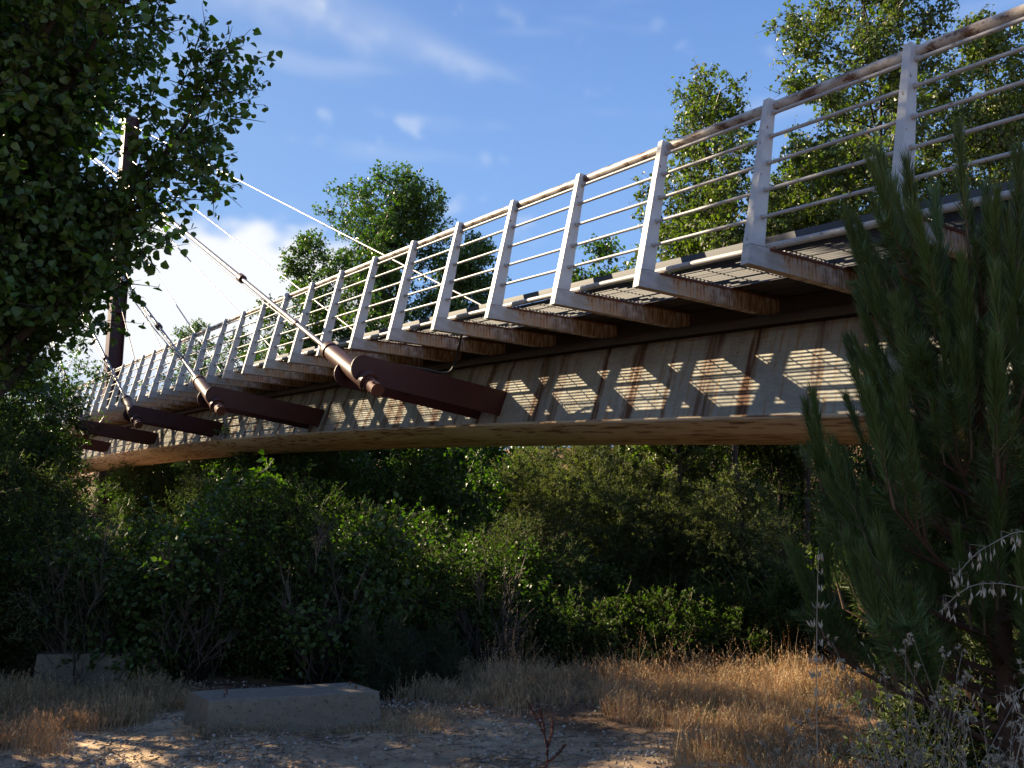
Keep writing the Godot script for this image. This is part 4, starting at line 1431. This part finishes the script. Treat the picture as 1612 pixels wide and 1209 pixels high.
func make_reeds() -> void:
	rng.seed = 410
	var spots := [[2.75, -10.9, 1.5, "reed clump below the low tamarisk"], [3.4, -11.3, 1.7, "taller reed clump left of the pine"], [2.1, -11.2, 1.2, "short reed clump behind the brambles"]]
	for s in spots:
		var t := thing("reed_clump", s[3], "reeds", "", Vector3(s[0], lift(s[0], s[1]), s[1]))
		var m := MB.new()
		for k in 46:
			var p := Vector3(rng.randfn(), 0, rng.randfn()) * 0.22
			var d := Vector3(rng.randfn() * 0.35, 1.0, rng.randfn() * 0.35).normalized()
			var len_: float = s[2] * rng.randf_range(0.45, 1.05)
			var sd := d.cross(rand_dir()).normalized() * 0.008
			m.tint = tone(Color(0.10, 0.145, 0.045), 0.3)
			var q := p + d * len_ * 0.6
			var e := q + (d + Vector3(d.x * 1.5, -0.5, d.z * 1.5)).normalized() * len_ * 0.4
			m.quad(p - sd, p + sd, q + sd, q - sd)
			m.tri(q - sd, q + sd, e)
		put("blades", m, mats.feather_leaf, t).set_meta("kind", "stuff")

func oat(label: String, line: Array, count: int, hang: float) -> void:
	var a: Vector3 = line[0]
	var t := thing("wild_oat", label, "wild oat", "dry wild oats at lower right", a)
	var pts := []
	for p in smooth_line(line, 6):
		pts.append(p - a)
	var st := MB.new()
	st.tint = Color(0.34, 0.29, 0.21)
	var rr := []
	for k in pts.size():
		rr.append(lerpf(0.0022, 0.0009, float(k) / pts.size()))
	st.tube(pts, rr, 5, false)
	put("stem", st, mats.straw, t)
	var hd := MB.new()
	for k in count:
		var u := rng.randf_range(0.45, 1.0)
		var p: Vector3 = pts[int(u * (pts.size() - 1))]
		var off := Vector3(rng.randfn(), 0.3, rng.randfn()) * 0.022 * hang
		var q := p + off + Vector3(0, -0.02 * hang, 0)
		hd.tint = Color(0.34, 0.29, 0.21)
		hd.tube([p, p + off, q], [0.0006], 3, false)
		for g in 2:
			leaf(hd, q, Vector3(rng.randfn() * 0.25, -1.0 if hang > 0.6 else 0.8, rng.randfn() * 0.25), rand_dir(), rng.randf_range(0.020, 0.030), 0.006, tone(Color(0.46, 0.41, 0.31), 0.2))
	put("spikelets", hd, mats.straw, t).set_meta("kind", "stuff")

func make_oats() -> void:
	rng.seed = 420
	var g := func(x: float, z: float) -> Vector3: return Vector3(x, lift(x, z), z)
	var z := -2.6
	oat("tall straight wild oat before the pine, left of the others", [g.call(0.86, z), Vector3(0.865, 0.9, z), Vector3(0.88, 1.25, z), Vector3(0.90, 1.52, z)], 34, 0.45)
	oat("arching wild oat, highest at the right edge", [g.call(1.75, -2.5), Vector3(1.68, 1.2, -2.5), Vector3(1.50, 1.55, -2.5), Vector3(1.34, 1.53, -2.5), Vector3(1.24, 1.44, -2.5)], 30, 1.0)
	oat("arching wild oat below the highest one at right", [g.call(1.85, -2.6), Vector3(1.75, 1.15, -2.6), Vector3(1.55, 1.38, -2.6), Vector3(1.36, 1.42, -2.6), Vector3(1.24, 1.34, -2.6)], 30, 1.0)
	oat("drooping wild oat low at the right edge", [g.call(1.7, -2.4), Vector3(1.6, 1.0, -2.4), Vector3(1.45, 1.18, -2.4), Vector3(1.3, 1.14, -2.4)], 26, 1.0)
	oat("wild oat bending right at the right edge", [g.call(1.25, -2.4), Vector3(1.3, 0.9, -2.4), Vector3(1.42, 1.12, -2.4), Vector3(1.56, 1.10, -2.4)], 26, 1.0)
	oat("low wild oat leaning left over the sunlit grass", [g.call(1.1, -2.9), Vector3(0.9, 0.72, -2.9), Vector3(0.68, 0.84, -2.9), Vector3(0.46, 0.82, -2.9)], 40, 1.0)
	oat("lowest wild oat leaning left beside the gravel", [g.call(0.85, -2.7), Vector3(0.72, 0.60, -2.7), Vector3(0.55, 0.74, -2.7), Vector3(0.38, 0.72, -2.7)], 40, 1.0)
	oat("short wild oat below the seed heads", [g.call(1.0, -2.3), Vector3(0.95, 0.6, -2.3), Vector3(0.82, 0.80, -2.3), Vector3(0.7, 0.78, -2.3)], 36, 1.0)

func make_seed_shrubs() -> void:
	rng.seed = 430
	var spots := [[1.24, -2.75, 1.28, "tallest dry seed head shrub before the pine"], [1.02, -2.6, 1.08, "dry seed head shrub left of the tallest one"], [1.55, -2.55, 1.12, "dry seed head shrub right of the tallest one"], [1.38, -2.2, 0.78, "low pale seed head shrub in the lower right corner"], [0.78, -3.1, 0.66, "dry tangle beside the sunlit grass"], [0.60, -2.8, 0.58, "low dry tangle left of the tall straight oat"], [1.02, -3.3, 0.84, "dry tangle between the straight oat and the pine"], [0.98, -2.25, 0.72, "dry stems at the lower edge before the pine"]]
	for s in spots:
		var y0 := lift(s[0], s[1])
		var t := thing("seed_head_shrub", s[3], "dry shrub", "dry seed head shrubs at lower right", Vector3(s[0], y0, s[1]))
		var m := MB.new()
		var hd := MB.new()
		m.tint = Color(0.20, 0.165, 0.12)
		for k in 20:
			var a := rng.randf() * TAU
			var len_: float = s[2] * rng.randf_range(0.6, 1.05)
			var d := Vector3(cos(a) * 0.28 * rng.randf(), 1.0, sin(a) * 0.28 * rng.randf()).normalized()
			var p := Vector3(cos(a), 0, sin(a)) * 0.05 * rng.randf()
			var q := p + d * len_ * 0.6
			m.tube([p, p.lerp(q, 0.5) + rand_dir() * 0.015, q], [0.0028, 0.0022, 0.0016], 4, false)
			for b in 4:
				var e := q + (d + rand_dir() * 0.55).normalized() * len_ * rng.randf_range(0.18, 0.42)
				m.tube([q, e], [0.0015, 0.001], 3, false)
				for h in 3:
					var c := e + rand_dir() * 0.016
					m.tube([e - d * 0.02, c], [0.0008], 3, false)
					for l in 9:
						var r := (rand_dir() + d * 0.5).normalized()
						leaf(hd, c, r, rand_dir(), rng.randf_range(0.007, 0.014), 0.006, tone(Color(0.36, 0.31, 0.22), 0.25))
			if k % 2 == 0:
				for l in 3:
					leaf(hd, p.lerp(q, rng.randf_range(0.3, 0.9)), (rand_dir() + Vector3(0, 0.4, 0)), rand_dir(), rng.randf_range(0.03, 0.05), 0.008, tone(Color(0.24, 0.21, 0.15), 0.2))
		put("stems", m, mats.dead_twig, t)
		put("seed_heads", hd, mats.seed_head, t).set_meta("kind", "stuff")
